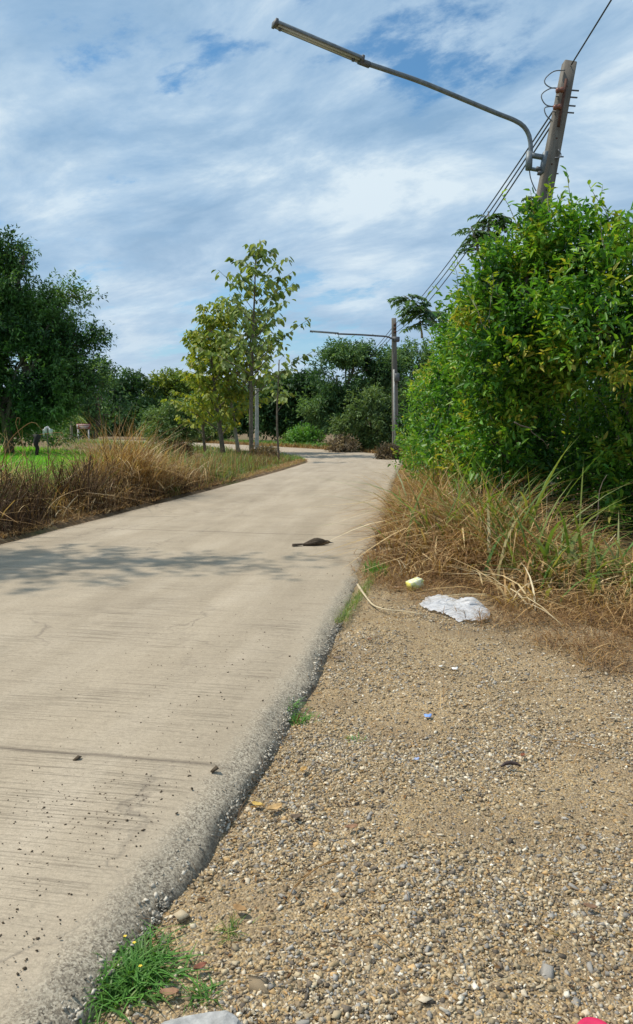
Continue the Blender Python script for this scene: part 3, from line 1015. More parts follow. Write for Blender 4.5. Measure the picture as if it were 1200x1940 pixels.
# feathery compound-leaved branches that stick out of the shrubs
def frond_tree(name, label, base, stems, mat, leaf=0.05, pin=10):
    root = empty(name, (base[0], base[1], 0), label, 'tree')
    sm, P, D, T = MB(), [], [], []
    for s in stems:                      # s: (a, b) main stem end points
        q = np.array(bez(s[0], s[1], 8, 0.05, 0.01))
        sm.tube(q, np.linspace(0.03, 0.008, 8), 5, caps=False)
        for k in range(s[2]):
            t = R.uniform(s[4] if len(s) > 4 else 0.45, 1.0)
            o_ = q[int(t * 7)] * (1 - (t * 7) % 1) + q[min(7, int(t * 7) + 1)] * ((t * 7) % 1)
            az = R.uniform(0, 2 * math.pi)
            d = nrm(np.array([math.cos(az), math.sin(az), R.uniform(-0.1, 0.7)]))
            ln = s[3] * R.uniform(0.7, 1.2)
            rr = [o_ + d * ln * u + np.array([0, 0, -0.45 * ln * u * u]) for u in np.linspace(0, 1, 6)]
            sm.tube(rr, np.linspace(0.006, 0.002, 6), 3, caps=False)
            rr = np.array(rr)
            for u in np.linspace(0.15, 1, pin):
                i0 = min(4, int(u * 5)); c = rr[i0] + (rr[i0 + 1] - rr[i0]) * (u * 5 - i0)
                dd = nrm(rr[i0 + 1] - rr[i0])
                side = nrm(np.cross(dd, [0, 0, 1]))
                for sg in (-1, 1):
                    P.append(c); D.append(side * sg + dd * 0.5 + np.array([0, 0, -0.25 + 0.2 * R.normal()]))
                    T.append(R.uniform(0.3, 0.8))
    part('stem', sm, M['bark_pale'], root)
    P, D = np.array(P), np.array(D)
    n = len(P)
    V, Fx, nf = leaf_geo(P, D, nrm(np.array([0, 0, 1.0]) + .2 * R.normal(size=(n, 3))), leaf * R.uniform(.8, 1.2, n), leaf * 0.30 * R.uniform(.8, 1.2, n))
    link('crown', mesh('crown', V, Fx, M[mat], tint=np.repeat(T, nf)), root)
    return root


b0 = at(760, 560, 17.5)
frond_tree('feathery_sapling', 'feathery-leaved tree reaching out to the left above the shrubs', (3.6, 17.8),
           [((3.6, 17.8, 0), tuple(at(812, 590, 17.5)), 5, 0.5), (tuple(at(850, 640, 17.6)), tuple(at(800, 585, 17.5)), 14, 0.55, 0.5),
            (tuple(at(812, 600, 17.5)), tuple(at(765, 560, 17.3)), 16, 0.45, 0.2), (tuple(at(800, 640, 17.6)), tuple(at(795, 600, 17.3)), 7, 0.5)],
           'mid_tree', 0.15, 14)
frond_tree('dark_feathery_sapling', 'thin dark feathery sapling rising beside the cables above the shrubs', (2.8, 11.6),
           [((2.8, 11.6, 0), tuple(at(915, 420, 11.3)), 4, 0.3), (tuple(at(920, 520, 11.3)), tuple(at(893, 428, 11.2)), 24, 0.30, 0.35),
            (tuple(at(930, 480, 11.3)), tuple(at(925, 400, 11.3)), 20, 0.27, 0.3), (tuple(at(960, 440, 11.3)), tuple(at(945, 410, 11.3)), 12, 0.25, 0.3),
            (tuple(at(1005, 470, 11.3)), tuple(at(1012, 375, 11.5)), 18, 0.17, 0.5)],
           'dark_tree', 0.085, 12)

# ------------------------------------------------------------------ trees of the middle distance, far bank and the left
def blobs(px, py, Y, rx, rz, ry=None):
    p = at(px, py, Y)
    return (p.x, p.y, p.z, rx, ry or rx, rz)


def pxr(r, Y): return r / F * Y


def T(name, label, basepx, Y, blist, mat, ntw, per, L, W, group, cat='tree', r=0.15, **kw):
    lobes = []
    for px, py, rx, ry in blist:
        dY = random.uniform(-1.0, 1.0) * pxr(rx, Y) * 0.5
        lobes.append(blobs(px, py, Y + dY, pxr(rx, Y), pxr(ry, Y)))
    bx_ = (basepx - 600) / F * Y
    return tree(name, label, cat, (bx_, Y), max(l[2] for l in lobes), r, lobes, mat, ntw, per, L, W, group, **kw)


random.seed(11)
GB = 'trees beyond the bend of the road'
T('tree', 'tall spreading feathery tree beyond the bend, left of the far lamp pole', 660, 50,
  [(625, 700, 38, 26), (665, 672, 45, 22), (705, 690, 42, 26), (640, 745, 45, 30), (690, 735, 48, 32), (610, 770, 35, 34), (735, 700, 30, 20), (655, 800, 50, 34)],
  'mid_tree', 6500, 7, 0.27, 0.09, GB, r=0.16, shell=0.85, twig=0.6, gaps=0.75, gthr=-0.02, flat=0.55, droop=0.3, clump=0.5, seed=3)
T('tree', 'light green bushy tree right beside the road bend, dry twigs at its base', 695, 43.5,
  [(690, 770, 38, 26), (725, 765, 32, 30), (665, 800, 28, 30), (710, 815, 38, 34), (745, 800, 28, 40), (685, 835, 30, 22)],
  'grey_bush', 4200, 6, 0.22, 0.08, GB, r=0.12, shell=0.85, twig=0.45, gaps=0.9, gthr=-0.06, droop=0.3, clump=0.6, seed=9, tbias=-0.05)
T('tree', 'dense dark tree behind the bend, right of the white post', 570, 60,
  [(540, 745, 32, 26), (575, 735, 30, 22), (600, 760, 34, 34), (520, 790, 40, 36), (575, 800, 45, 36), (500, 770, 26, 30)],
  'dark_tree', 3600, 6, 0.34, 0.16, GB, r=0.2, shell=0.7, twig=0.5, gaps=0.4, clump=0.45, seed=14, tbias=0.12)
T('tree', 'tree with a grey-green crown partly behind the far lamp pole', 760, 56,
  [(745, 690, 30, 22), (770, 720, 40, 36), (730, 740, 35, 30), (790, 680, 30, 30), (760, 790, 45, 40)],
  'mid_tree', 3600, 6, 0.30, 0.11, GB, r=0.16, shell=0.7, twig=0.5, gaps=0.7, gthr=-0.08, clump=0.5, seed=22)
T('tree', 'round dark tree seen through the gap left of the tall big-leaved tree', 420, 74,
  [(400, 770, 40, 34), (440, 765, 40, 36), (470, 780, 36, 30), (420, 800, 60, 26)],
  'dark_tree', 2600, 6, 0.4, 0.18, GB, r=0.2, shell=0.7, twig=0.6, gaps=0.4, clump=0.4, seed=31, tbias=0.1)
GL = 'trees at the far edge of the rice field'
T('tree', 'huge dark tree hanging over the rice field at the left edge', 20, 55,
  [(-40, 500, 60, 50), (15, 485, 42, 36), (70, 640, 60, 50), (0, 690, 80, 60), (120, 720, 60, 50),  (0, 560, 70, 60), (60, 570, 34, 26), (130, 560, 46, 30), (95, 600, 60, 45), (150, 640, 46, 34), (40, 650, 90, 70),
   (100, 690, 70, 50), (10, 740, 90, 60), (-60, 640, 80, 110), (85, 760, 60, 46), (100, 765, 40, 36), (180, 640, 22, 12), (-30, 790, 70, 36), (30, 790, 60, 34), (0, 620, 60, 60)],
  'dark_tree', 18000, 7, 0.30, 0.12, GL, r=0.4, shell=0.85, twig=0.65, gaps=0.45, gthr=-0.24, flat=0.3, droop=0.4, clump=0.35, seed=40, limbs=24, twigs=120, tbias=0.18)
T('tree', 'upright tree with a pale olive crown behind the huge dark one', 180, 80,
  [(185, 705, 30, 26), (175, 740, 36, 34), (200, 760, 40, 40), (160, 790, 50, 40)],
  'mid_tree', 2200, 6, 0.4, 0.17, GL, r=0.25, shell=0.7, twig=0.6, gaps=0.35, clump=0.35, seed=51)
T('tree', 'very dark round-topped tree behind the red and white sign', 240, 104,
  [(245, 730, 36, 26), (220, 765, 45, 36), (265, 765, 45, 36), (240, 795, 70, 36), (195, 800, 40, 30)],
  'dark_tree', 3200, 6, 0.5, 0.24, GL, r=0.3, shell=0.7, twig=0.7, gaps=0.3, clump=0.3, seed=60, tbias=-0.12)
T('tree', 'flat-topped olive tree right of the very dark round one', 315, 108,
  [(300, 740, 38, 20), (325, 725, 40, 18), (350, 735, 40, 22), (310, 775, 50, 34), (350, 780, 50, 34)],
  'yellowgreen', 3000, 6, 0.5, 0.22, GL, r=0.3, shell=0.7, twig=0.7, gaps=0.3, flat=0.5, clump=0.3, seed=67, tbias=-0.45)
T('bush', 'grey-green round bush at the end of the rice field', 322, 46,
  [(300, 800, 28, 24), (330, 790, 28, 30), (352, 805, 24, 24), (322, 820, 44, 22)],
  'grey_bush', 1900, 6, 0.20, 0.085, 'bushes between the field and the road', cat='bush', r=0.05, shell=0.7, twig=0.35, clump=0.8, seed=71, tbias=0.05)
T('bush', 'bright green bush low behind the tree trunks', 395, 66,
  [(385, 815, 34, 20), (415, 812, 30, 20)],
  'grey_bush', 900, 6, 0.26, 0.11, 'bushes between the field and the road', cat='bush', r=0.05, shell=0.7, twig=0.4, clump=0.8, seed=74, tbias=0.15)
T('bush', 'bright green bush across the road under the dark tree', 585, 55,
  [(580, 828, 30, 16), (560, 835, 22, 12)],
  'grass', 900, 6, 0.22, 0.09, 'bushes between the field and the road', cat='bush', r=0.05, shell=0.8, twig=0.4, clump=0.8, seed=76, tbias=0.35)
T('bush', 'yellowish bush at the left edge under the huge tree', 10, 58,
  [(0, 800, 34, 20), (30, 805, 24, 18)],
  'grey_bush', 900, 6, 0.22, 0.09, 'bushes between the field and the road', cat='bush', r=0.05, shell=0.8, twig=0.4, clump=0.8, seed=78, tbias=0.25)
# dark undergrowth along the far edge of the field
lobes = []
for k in range(46):
    px = -60 + k * 9.5; Y = 103 + random.uniform(-2, 5) - 30 * float(sstep(px, 250, 380))
    rr = random.uniform(0.9, 2.0)
    lobes.append(((px - 600) / F * Y, Y, random.uniform(-.5, .6), rr * 1.4, rr, rr * random.uniform(.6, 1.1)))
for k in range(14):
    px = -80 + k * 15; Y = 60 + random.uniform(-1, 3)
    lobes.append(((px - 600) / F * Y, Y, random.uniform(-.4, .5), 1.3, 1.0, random.uniform(.6, 1.5)))
V, Fx, t, _, _ = leafy(lobes, 6500, 5, 0.30, 0.14, shell=0.6, twig=0.4, clump=0.4, seed=84)
o = link('undergrowth', mesh('undergrowth', V, Fx, M['dark_tree'], tint=t))
tag(o, 'dark undergrowth along the far edge of the rice field', 'undergrowth', kind='stuff')
# far wood closing the horizon
lobes = []
for k in range(60):
    Y = random.uniform(135, 170)
    px = -500 + k * 38 + random.uniform(-15, 15)
    rr = random.uniform(5, 8.5)
    lobes.append(((px - 600) / F * Y, Y, random.uniform(2, 5), rr, rr, rr * 0.95))
V, Fx, t, _, _ = leafy(lobes, 15000, 5, 0.9, 0.45, shell=0.5, twig=0.9, clump=0.15, seed=81)
o = link('far_wood', mesh('far_wood', V, Fx, M['dark_tree'], tint=t))
tag(o, 'far dark wood closing the view behind the field', 'wood', kind='stuff')

# tall tree outside the frame whose dappled shade falls on the road
lobes = [(-9.4, 9.2, 9.6, 1.5, 1.4, 1.0), (-8.2, 9.0, 9.8, 1.2, 1.0, .8), (-10.8, 9.2, 9.8, 2.0, 1.6, 1.2), (-6.9, 9.1, 9.9, .9, .6, .4),
         (-9.8, 7.8, 10.0, 1.3, 0.9, .8), (-12, 9, 10, 2, 2, 1.2)]
tree('tree', 'tall thin tree on the left bank shading the road', 'tree', (-10.5, 9.5), 9.5, 0.18, lobes, 'mid_tree', 950, 7, 0.17, 0.075,
     None, shell=0.95, twig=0.4, gaps=0.9, flat=0.4, clump=0.8, seed=90)


# ------------------------------------------------------------------ big-leaved (teak-like) trees on the left verge
def big_leaf_tree(label, base, height, r, branches, mat, leaf, per, singles, group, dens=1.0, wide=1.15, zmin=0.3, lean=(0, 0), seed=0, bark='bark_pale'):
    rr = np.random.default_rng(seed)
    g = float(ground_z(base[0], base[1])[0])
    root = empty('broadleaf_tree', (base[0], base[1], g), label, 'tree', group)
    m = MB()
    path = [np.array([base[0] + lean[0] * t + 0.05 * math.sin(t * 5 + seed), base[1] + lean[1] * t + 0.05 * math.cos(t * 4), g - 0.1 + (height - g) * t])
            for t in np.linspace(0, 1, 12)]
    m.tube(path, np.linspace(r, 0.02, 12) ** 1.0, 8)
    path = np.array(path)
    P, D, Tn = [], [], []
    for k in range(branches):
        t = zmin + (0.98 - zmin) * (k + rr.random()) / branches
        o_ = path[0] + 0 * path[0]
        i0 = min(10, int(t * 11)); o_ = path[i0] + (path[i0 + 1] - path[i0]) * (t * 11 - i0)
        az = k * 2.4 + rr.random()
        ln = (0.45 + 3.1 * (1 - t) ** 0.55) * rr.uniform(0.6, 1.3) * height / 10.0 * wide
        el = rr.uniform(0.35, 0.9) + 0.3 * t
        d = np.array([math.cos(az) * math.cos(el), math.sin(az) * math.cos(el), math.sin(el)])
        q = [o_ + d * ln * u + np.array([0, 0, -0.15 * ln * u * u]) for u in np.linspace(0, 1, 6)]
        m.tube(q, np.linspace(r * 0.28 * (1.2 - t), 0.008, 6), 5, caps=False)
        q = np.array(q)
        for j in range(int(per * dens * (0.6 + ln * 0.35))):
            u = rr.uniform(0.3, 1.0)
            i1 = min(4, int(u * 5)); c = q[i1] + (q[i1 + 1] - q[i1]) * (u * 5 - i1)
            dv = rr.normal(size=3); dv[2] = 0
            dv = nrm(dv)
            pet = c + dv * rr.uniform(0.05, 0.3) + np.array([0, 0, rr.uniform(0, 0.15)])
            P.append(pet); D.append(dv * 0.75 + np.array([0, 0, rr.uniform(-1.1, -0.15)]))
            Tn.append(np.clip(0.42 + 0.2 * rr.normal() - 0.12 * (t - 0.5), 0, 1))
    part('trunk', m, M[bark], root, True)
    P, D, Tn = np.array(P), np.array(D), np.array(Tn)
    n = len(P)
    order = rr.permutation(n)
    sg = order[:singles]; rest = order[singles:]
    U = nrm(np.array([0, 0, 1.0]) + 0.6 * rr.normal(size=(n, 3)))
    if len(rest):
        V, Fx, nf = leaf_geo(P[rest], D[rest], U[rest], leaf * rr.uniform(.6, 1.2, len(rest)), leaf * 0.62 * rr.uniform(.8, 1.1, len(rest)), True)
        o = link('crown', mesh('crown', V, Fx, M[mat], tint=np.repeat(Tn[rest], nf)), root)
        o['kind'] = 'stuff'
    if singles:
        ms = []
        for q in range(7):
            V, Fx, nf = leaf_geo(np.zeros((1, 3)), np.array([[1, 0, 0.0]]), np.array([[0, 0, 1.0]]), np.array([1.0]), np.array([0.62]), True)
            V[:, 2] += rr.normal(size=6) * 0.05
            ms.append(mesh('leaf', V, Fx, M[mat], tint=np.full(2, 0.15 + 0.12 * q)))
        for i in sg:
            o = link('leaf', ms[int(np.clip((Tn[i] - .15) / .12, 0, 6))], root, loc=Vector(P[i]) - root.location)
            o.rotation_euler = Vector(D[i]).to_track_quat('X', 'Z').to_euler()
            s = leaf * rr.uniform(.65, 1.2)
            o.scale = (s, s, s)
    return root


TG = 'big-leaved trees on the left verge at the bend'
big_leaf_tree('tallest big-leaved tree of the verge group, open crown and pale trunk', gp(476, 866, 0.0), 9.35, 0.11, 40, 'teak', 0.36, 16, 300, TG, seed=3, lean=(0.25, 0), zmin=0.30, wide=1.3, bark='bark')
big_leaf_tree('leaning big-leaved tree with a dark trunk, leftmost of the verge group', (-4.75, 39.0), 6.9, 0.13, 34, 'yellowgreen', 0.29, 42, 120, TG, seed=8, lean=(-0.6, 0), zmin=0.13, bark='bark')
big_leaf_tree('second big-leaved tree from the left, yellow-green and bushy', (-4.1, 40.5), 7.4, 0.11, 32, 'yellowgreen', 0.28, 38, 80, TG, seed=15, lean=(-0.8, 0), zmin=0.25, bark='bark_pale')
big_leaf_tree('thin big-leaved tree right behind the pale trunk', (-3.45, 40.2), 7.3, 0.09, 24, 'teak', 0.30, 32, 60, TG, seed=21, lean=(0.1, 0), zmin=0.3, bark='bark')
big_leaf_tree('small yellowish big-leaved tree far left of the verge group', (-6.0, 42.0), 6.4, 0.09, 28, 'yellowgreen', 0.27, 38, 0, TG, seed=29, lean=(-0.4, 0), zmin=0.12, bark='bark')
big_leaf_tree('thin sapling with a few brown leaves, nearest the road edge', gp(528, 878, 0.0), 4.1, 0.045, 9, 'teak', 0.27, 9, 30, TG, seed=34, zmin=0.5, bark='bark')

# ------------------------------------------------------------------ grasses
def blades(P, h, w, bend, tint, kink=0.0, seg=4, az=None, spread=1.0):
    """ribbon blades; P (n,3) roots, h heights, bend 0..1.3"""
    n = len(P)
    az = R.uniform(0, 2 * math.pi, n) if az is None else az
    A = np.stack([np.cos(az), np.sin(az), np.zeros(n)], 1)
    sa = az + math.pi / 2 + R.normal(size=n) * 0.5
    S = np.stack([np.cos(sa), np.sin(sa), np.zeros(n)], 1)
    t = np.linspace(0, 1, seg + 1)
    lean0 = R.uniform(0, 0.35, n) * spread
    kk = kink * R.random(n)
    Vs = []
    for i, u in enumerate(t):
        hor = h * (lean0 * u + bend * u * u)
        ver = h * (u - 0.48 * np.minimum(bend, 1.5) * u * u - kk * max(0, u - 0.5) * 1.6)
        c = P + A * hor[:, None] + np.array([0, 0, 1.0]) * ver[:, None]
        c[:, 2] = np.maximum(c[:, 2], P[:, 2] + 0.01)
        ww = w * (0.75 + 0.6 * u - 1.3 * u * u if i < seg else 0.05)
        Vs.append(c - S * ww[:, None] / 2); Vs.append(c + S * ww[:, None] / 2)
    V = np.stack(Vs, 1)
    k = 2 * (seg + 1)
    f = np.array([(2 * i, 2 * i + 1, 2 * i + 3, 2 * i + 2) for i in range(seg)])
    Fx = f[None] + (np.arange(n) * k)[:, None, None]
    return V.reshape(-1, 3), Fx.reshape(-1, 4), np.repeat(tint, seg)


def merge(parts_):
    V, Fs, T_ = [], [], []
    off = 0
    for v, f, t in parts_:
        V.append(v); Fs.append(f + off); T_.append(t); off += len(v)
    return np.concatenate(V), np.concatenate(Fs), np.concatenate(T_)


def grass_obj(name, label, cat, parts_, mat, parent=None, kind='stuff', group=None):
    V, Fx, t = merge(parts_)
    o = link(name, mesh(name, V, Fx, M[mat], tint=np.clip(t, 0, 1)), parent, loc=(0, 0, 0) if not parent else None)
    if not parent: tag(o, label, cat, group, kind)
    return o


def zg(x, y):
    z = ground_z(x, y)
    return z


def along_edge(n, y0, y1, d0, d1, side='L', power=1.0):
    """points d0..d1 metres outside the road edge"""
    E = LE if side == 'L' else RE
    O = RE if side == 'L' else LE
    ok = np.where((E[:, 1] >= y0) & (E[:, 1] <= y1))[0]
    s = s_len[ok]
    q = np.interp(R.uniform(s[0], s[-1], n), s_len, np.arange(len(s_len)))
    i = q.astype(int); fr = (q - i)[:, None]
    i2 = np.minimum(i + 1, len(E) - 1)
    e = E[i] * (1 - fr) + E[i2] * fr
    o_ = O[i] * (1 - fr) + O[i2] * fr
    d = nrm(e - o_)
    dist = d0 + (d1 - d0) * R.random(n) ** power
    p = e + d * dist[:, None]
    return p[:, 0], p[:, 1], dist


def nz(x, y, sc_=1.0, off=0.0): return np.array([noise.noise(Vector((a * sc_, b * sc_, off))) for a, b in zip(x, y)])


def pts(x, y, z=None): return np.stack([x, y, zg(x, y) - 0.02 if z is None else z], 1)


# left bank: dead brown stems in front
x, y, d = along_edge(11000, 7.5, 21, 0.10, 1.1, 'L')
k = nz(x, y, 1.2, 3) + 0.55 > R.random(len(x))
x, y, d = x[k], y[k], d[k]
n = len(x)
hh = 1.35 * (0.28 + 0.62 * sstep(d, 0.05, 0.9)) * R.uniform(0.35, 1.25, n) * (1 - 0.45 * sstep(y, 13, 19)) * (1 - 0.35 * sstep(y, 15, 21))
grass_obj('dead_stems', 'dead brown weed stems along the left road edge', 'dead weeds',
          [blades(pts(x, y), hh, R.uniform(0.008, 0.02, n), R.uniform(0, 0.5, n), 0.35 + 0.25 * R.normal(size=n), 0.3, 3)], 'burnt')
# low litter at the road edge
x, y, d = along_edge(9000, 7.0, 32, -0.12, 0.45, 'L')
n = len(x)
grass_obj('dry_litter', 'low straw litter along the left road edge', 'litter',
          [blades(pts(x, y, zg(x, y) + 0.03 + 0.02 * (d < 0)), R.uniform(0.04, 0.16, n), R.uniform(0.006, 0.014, n), R.uniform(0.8, 1.4, n), 0.45 + 0.2 * R.normal(size=n), 0, 2, spread=3)], 'dry')
# tall dry grass clumps
pp = []
clumps = [(gp(180, 955), 1.30, 420, .32), (gp(230, 945), 1.75, 900, .40), (gp(275, 945), 1.60, 900, .38), (gp(310, 945), 1.15, 500, .4),
          (gp(15, 975), 1.25, 330, .4), (gp(70, 985), 0.6, 200, .4), (gp(115, 965), 0.6, 200, .4), (gp(-30, 990), 1.5, 420, .5), (gp(350, 930), 1.0, 420, .5),
          (gp(395, 912), 0.8, 400, .6), (gp(140, 985), 0.8, 260, .4), (gp(240, 965), 0.9, 400, .4), (gp(330, 925), 1.25, 300, .4)]
for (cx, cy), ht, k, sp in clumps:
    x = cx + R.normal(size=k) * sp * 0.55 - 0.1; y = cy + R.normal(size=k) * sp
    ro, lo = road_rel(x, y); kk = lo > 0.25; x, y = x[kk], y[kk]
    m = len(x)
    h_ = 1.12 * ht * R.uniform(0.45, 1.15, m) * (0.5 + 0.5 * sstep(lo[kk], 0.2, 0.9))
    pp.append(blades(pts(x, y), h_, R.uniform(0.007, 0.021, m), R.uniform(0.1, 1.1, m), 0.56 + 0.24 * R.normal(size=m), 0.4, 5))
x, y, d = along_edge(1500, 8.5, 19, 0.4, 2.0, 'L')
k = nz(x, y, 1.1, 21) + 0.4 > R.random(len(x)); x, y = x[k], y[k]; n = len(x)
pp.append(blades(pts(x, y), R.uniform(0.4, 1.15, n), R.uniform(0.018, 0.036, n), R.uniform(0.4, 1.4, n), 0.72 + 0.16 * R.normal(size=n), 0.5, 6))
grass_obj('dry_grass', 'tall straw-coloured grass on the left bank', 'dry grass', pp, 'dry')
# green undergrowth among and behind
x, y, d = along_edge(9500, 8, 21, 0.9, 3.4, 'L')
g_ = nz(x, y, 0.9, 8); k = g_ + 0.62 > R.random(len(x)); x, y, d, g_ = x[k], y[k], d[k], g_[k]
n = len(x)
gp1 = blades(pts(x, y), R.uniform(0.3, 1.15, n) * (1 - 0.2 * sstep(y, 10, 20)), R.uniform(0.008, 0.02, n), R.uniform(0.1, 0.9, n), 0.42 + 0.2 * R.normal(size=n) + 0.4 * g_, 0.2, 4)
x, y, d = along_edge(17000, 15.5, 33.5, 0.15, 2.6, 'L')
g_ = nz(x, y, 0.9, 5); k = g_ + 0.7 > R.random(len(x)); x, y, d, g_ = x[k], y[k], d[k], g_[k]
n = len(x)
gp2 = blades(pts(x, y), R.uniform(0.25, 1.25, n) * (0.25 + 0.75 * sstep(d, 0.2, 1.2)) * (0.75 + 0.9 * nz(x, y, 1.1, 9)) * (1 - 0.65 * sstep(y, 21, 30)), R.uniform(0.010, 0.026, n), R.uniform(0.1, 0.8, n),
             0.40 + 0.22 * R.normal(size=n) + 0.5 * g_, 0.2, 3)
x, y, d = along_edge(5000, 30, 44, 0.1, 4.0, 'L')
n = len(x)
gp3 = blades(pts(x, y), R.uniform(0.06, 0.26, n), R.uniform(0.015, 0.035, n), R.uniform(0.1, 0.8, n), 0.5 + 0.25 * R.normal(size=n), 0.2, 3)
grass_obj('green_grass', 'green weeds and grass on the left bank', 'grass', [gp1, gp2, gp3], 'grass')
# mixed dry stalks among the green
x, y, d = along_edge(2200, 15, 30, 0.3, 2.4, 'L')
n = len(x)
grass_obj('brown_stalks', 'brown seed stalks among the green weeds on the left bank', 'stalks',
          [blades(pts(x, y), R.uniform(0.35, 1.4, n) * (1 - 0.55 * sstep(y, 20, 30)), R.uniform(0.007, 0.015, n), R.uniform(0.0, 0.5, n), 0.25 + 0.2 * R.normal(size=n), 0.3, 4)], 'dry')
# rice
n = 42000
yy = 16 + 85 * R.random(n) ** 1.7
xx = -5.9 - 3.5 * sstep(yy, 30, 45) - (0.47 * yy) * R.random(n)
ro, lo = road_rel(xx, yy)
k = lo > 4.0
xx, yy = xx[k], yy[k]; n = len(xx)
sc_w = 0.012 + 0.0009 * yy
grass_obj('rice_plants', 'bright green young rice filling the field', 'rice',
          [blades(np.stack([xx, yy, np.full(n, -0.67)], 1), R.uniform(0.25, 0.42, n), sc_w, R.uniform(0, 0.5, n), R.random(n), 0, 2)], 'paddy')
# far verge of the bend: low dry and green strips
x, y, d = along_edge(9000, 30.5, 70, 0.05, 1.6, 'R')
n = len(x)
o1 = blades(pts(x, y), R.uniform(0.1, 0.50, n) * (0.6 + .4 * sstep(d, 0, .8)), R.uniform(0.02, 0.05, n), R.uniform(0.2, 1.0, n), 0.42 + 0.2 * R.normal(size=n), 0.3, 3)
grass_obj('dry_verge_grass', 'dry reddish grass strip on the outside of the bend', 'dry grass', [o1], 'dry')
x, y, d = along_edge(6000, 40, 70, 1.1, 3.2, 'R')
n = len(x)
grass_obj('green_verge_grass', 'green grass strip under the trees outside the bend', 'grass',
          [blades(pts(x, y), R.uniform(0.2, 0.6, n), R.uniform(0.02, 0.05, n), R.uniform(0.2, 0.8, n), 0.75 + 0.2 * R.normal(size=n), 0.3, 3)], 'grass')
x, y, d = along_edge(5000, 44, 75, 0.3, 6.0, 'L')
n = len(x)
grass_obj('field_edge_grass', 'rough grass between the field and the far road', 'grass',
          [blades(pts(x, y), R.uniform(0.15, 0.5, n), R.uniform(0.02, 0.06, n), R.uniform(0.2, 0.8, n), 0.4 + 0.25 * R.normal(size=n), 0.3, 3)], 'grass')

# right verge
pp, pg = [], []
x, y, d = along_edge(30000, 7.2, 31, 0.0, 1.8, 'R', 1.0)
g_ = nz(x, y, 1.3, 2.2); k = g_ + 0.75 > R.random(len(x)); x, y, d, g_ = x[k], y[k], d[k], g_[k]
n = len(x)
hh = R.uniform(0.35, 1.35, n) * (0.3 + 0.7 * sstep(d, 0.0, 0.7)) * (0.5 + 0.5 * sstep(y, 7.2, 8.6)) * (1 - 0.5 * sstep(y, 13, 22)) * (0.85 + 0.5 * g_) * (1 + 0.25 * (y < 14))
pp.append(blades(pts(x, y), hh, R.uniform(0.007, 0.017, n), R.uniform(0.2, 1.2, n), 0.43 + 0.20 * R.normal(size=n) + 0.40 * g_, 0.5, 5))
# the swathe in front of the shrubs to the right
n = 15000
y = R.uniform(4.6, 9.8, n)
x = np.interp(y, [4.4, 5.8, 7.0, 8.0, 9.4], [2.15, 1.75, 1.15, 0.9, 0.95]) + R.random(n) ** 0.9 * 2.3
g_ = nz(x, y, 1.6, 6); k = g_ + 0.66 > R.random(n); x, y, g_ = x[k], y[k], g_[k]
n = len(x)
inn = sstep(x - np.interp(y, [4.4, 5.8, 7.0, 8.0, 9.4], [2.15, 1.75, 1.15, 0.9, 0.95]), 0, 0.9)
hh = R.uniform(0.15, 0.95, n) * (0.22 + 0.95 * inn) * (0.45 + 0.65 * sstep(y, 5, 8)) * (1 - 0.3 * sstep(x, 2.0, 2.7)) * (0.85 + 0.6 * g_)
pp.append(blades(pts(x, y), hh, R.uniform(0.006, 0.014, n), R.uniform(0.3, 1.3, n), 0.50 + 0.17 * R.normal(size=n) + 0.2 * g_, 0.5, 4))
n = 1500
y = R.uniform(6.4, 12.5, n)
x = np.interp(y, [5.8, 7.0, 8.0, 9.4, 12.5], [1.9, 1.25, 0.95, 0.95, 1.25]) + R.random(n) * np.interp(y, [6.4, 9, 12.5], [1.9, 1.5, 0.9])
k = nz(x, y, 1.8, 16) + 0.42 > R.random(n); x, y = x[k], y[k]; n = len(x)
pp.append(blades(pts(x, y), R.uniform(0.45, 1.25, n) * (0.6 + 0.4 * sstep(y, 6.5, 8.5)), R.uniform(0.016, 0.034, n), R.uniform(0.5, 1.4, n), 0.68 + 0.18 * R.normal(size=n), 0.5, 6))
grass_obj('dry_grass', 'tangled brown dry grass along the right verge', 'dry grass', pp, 'dry')
# short thatch on the soil
n = 26000
y = R.uniform(3.7, 8.6, n)
x = np.interp(y, [3.7, 4.4, 5.8, 6.6, 7.6, 8.6], [2.1, 1.75, 1.15, 0.62, 0.48, 0.62]) + R.normal(size=n) * 0.10 + R.random(n) ** 1.1 * 2.2
keepp = x < 0.45 * y + 0.4
bgx, bgy = gp(862, 1155)
keepp &= (((x - bgx) / 0.32) ** 2 + ((y - bgy) / 0.30) ** 2) > 1
x, y = x[keepp], y[keepp]; n = len(x)
k = nz(x, y, 2.5, 1) + 0.75 > R.random(n); x, y = x[k], y[k]; n = len(x)
grass_obj('dead_thatch', 'matted dead thatch on the soil before the right verge', 'thatch',
          [blades(pts(x, y, np.maximum(zg(x, y), 0.02) + 0.012 + 0.02 * sstep(y, 6, 9)), R.uniform(0.03, 0.15, n), R.uniform(0.003, 0.008, n), R.uniform(0.4, 1.5, n), 0.33 + 0.2 * R.normal(size=n), 0.2, 3, spread=3)], 'dry')
# scattered straws on gravel
n = 420
x, y = scatter_gravel(n, 1.9, 6.5, 0.8)
n = len(x)
grass_obj('straws', 'loose straws scattered over the gravel', 'straw',
          [blades(np.stack([x, y, np.array([gravel_z(a, b) for a, b in zip(x, y)]) + 0.012], 1), R.uniform(0.03, 0.12, n), R.uniform(0.002, 0.004, n), R.uniform(0.9, 1.5, n), 0.6 + 0.25 * R.normal(size=n), 0, 3, spread=6)], 'dry')
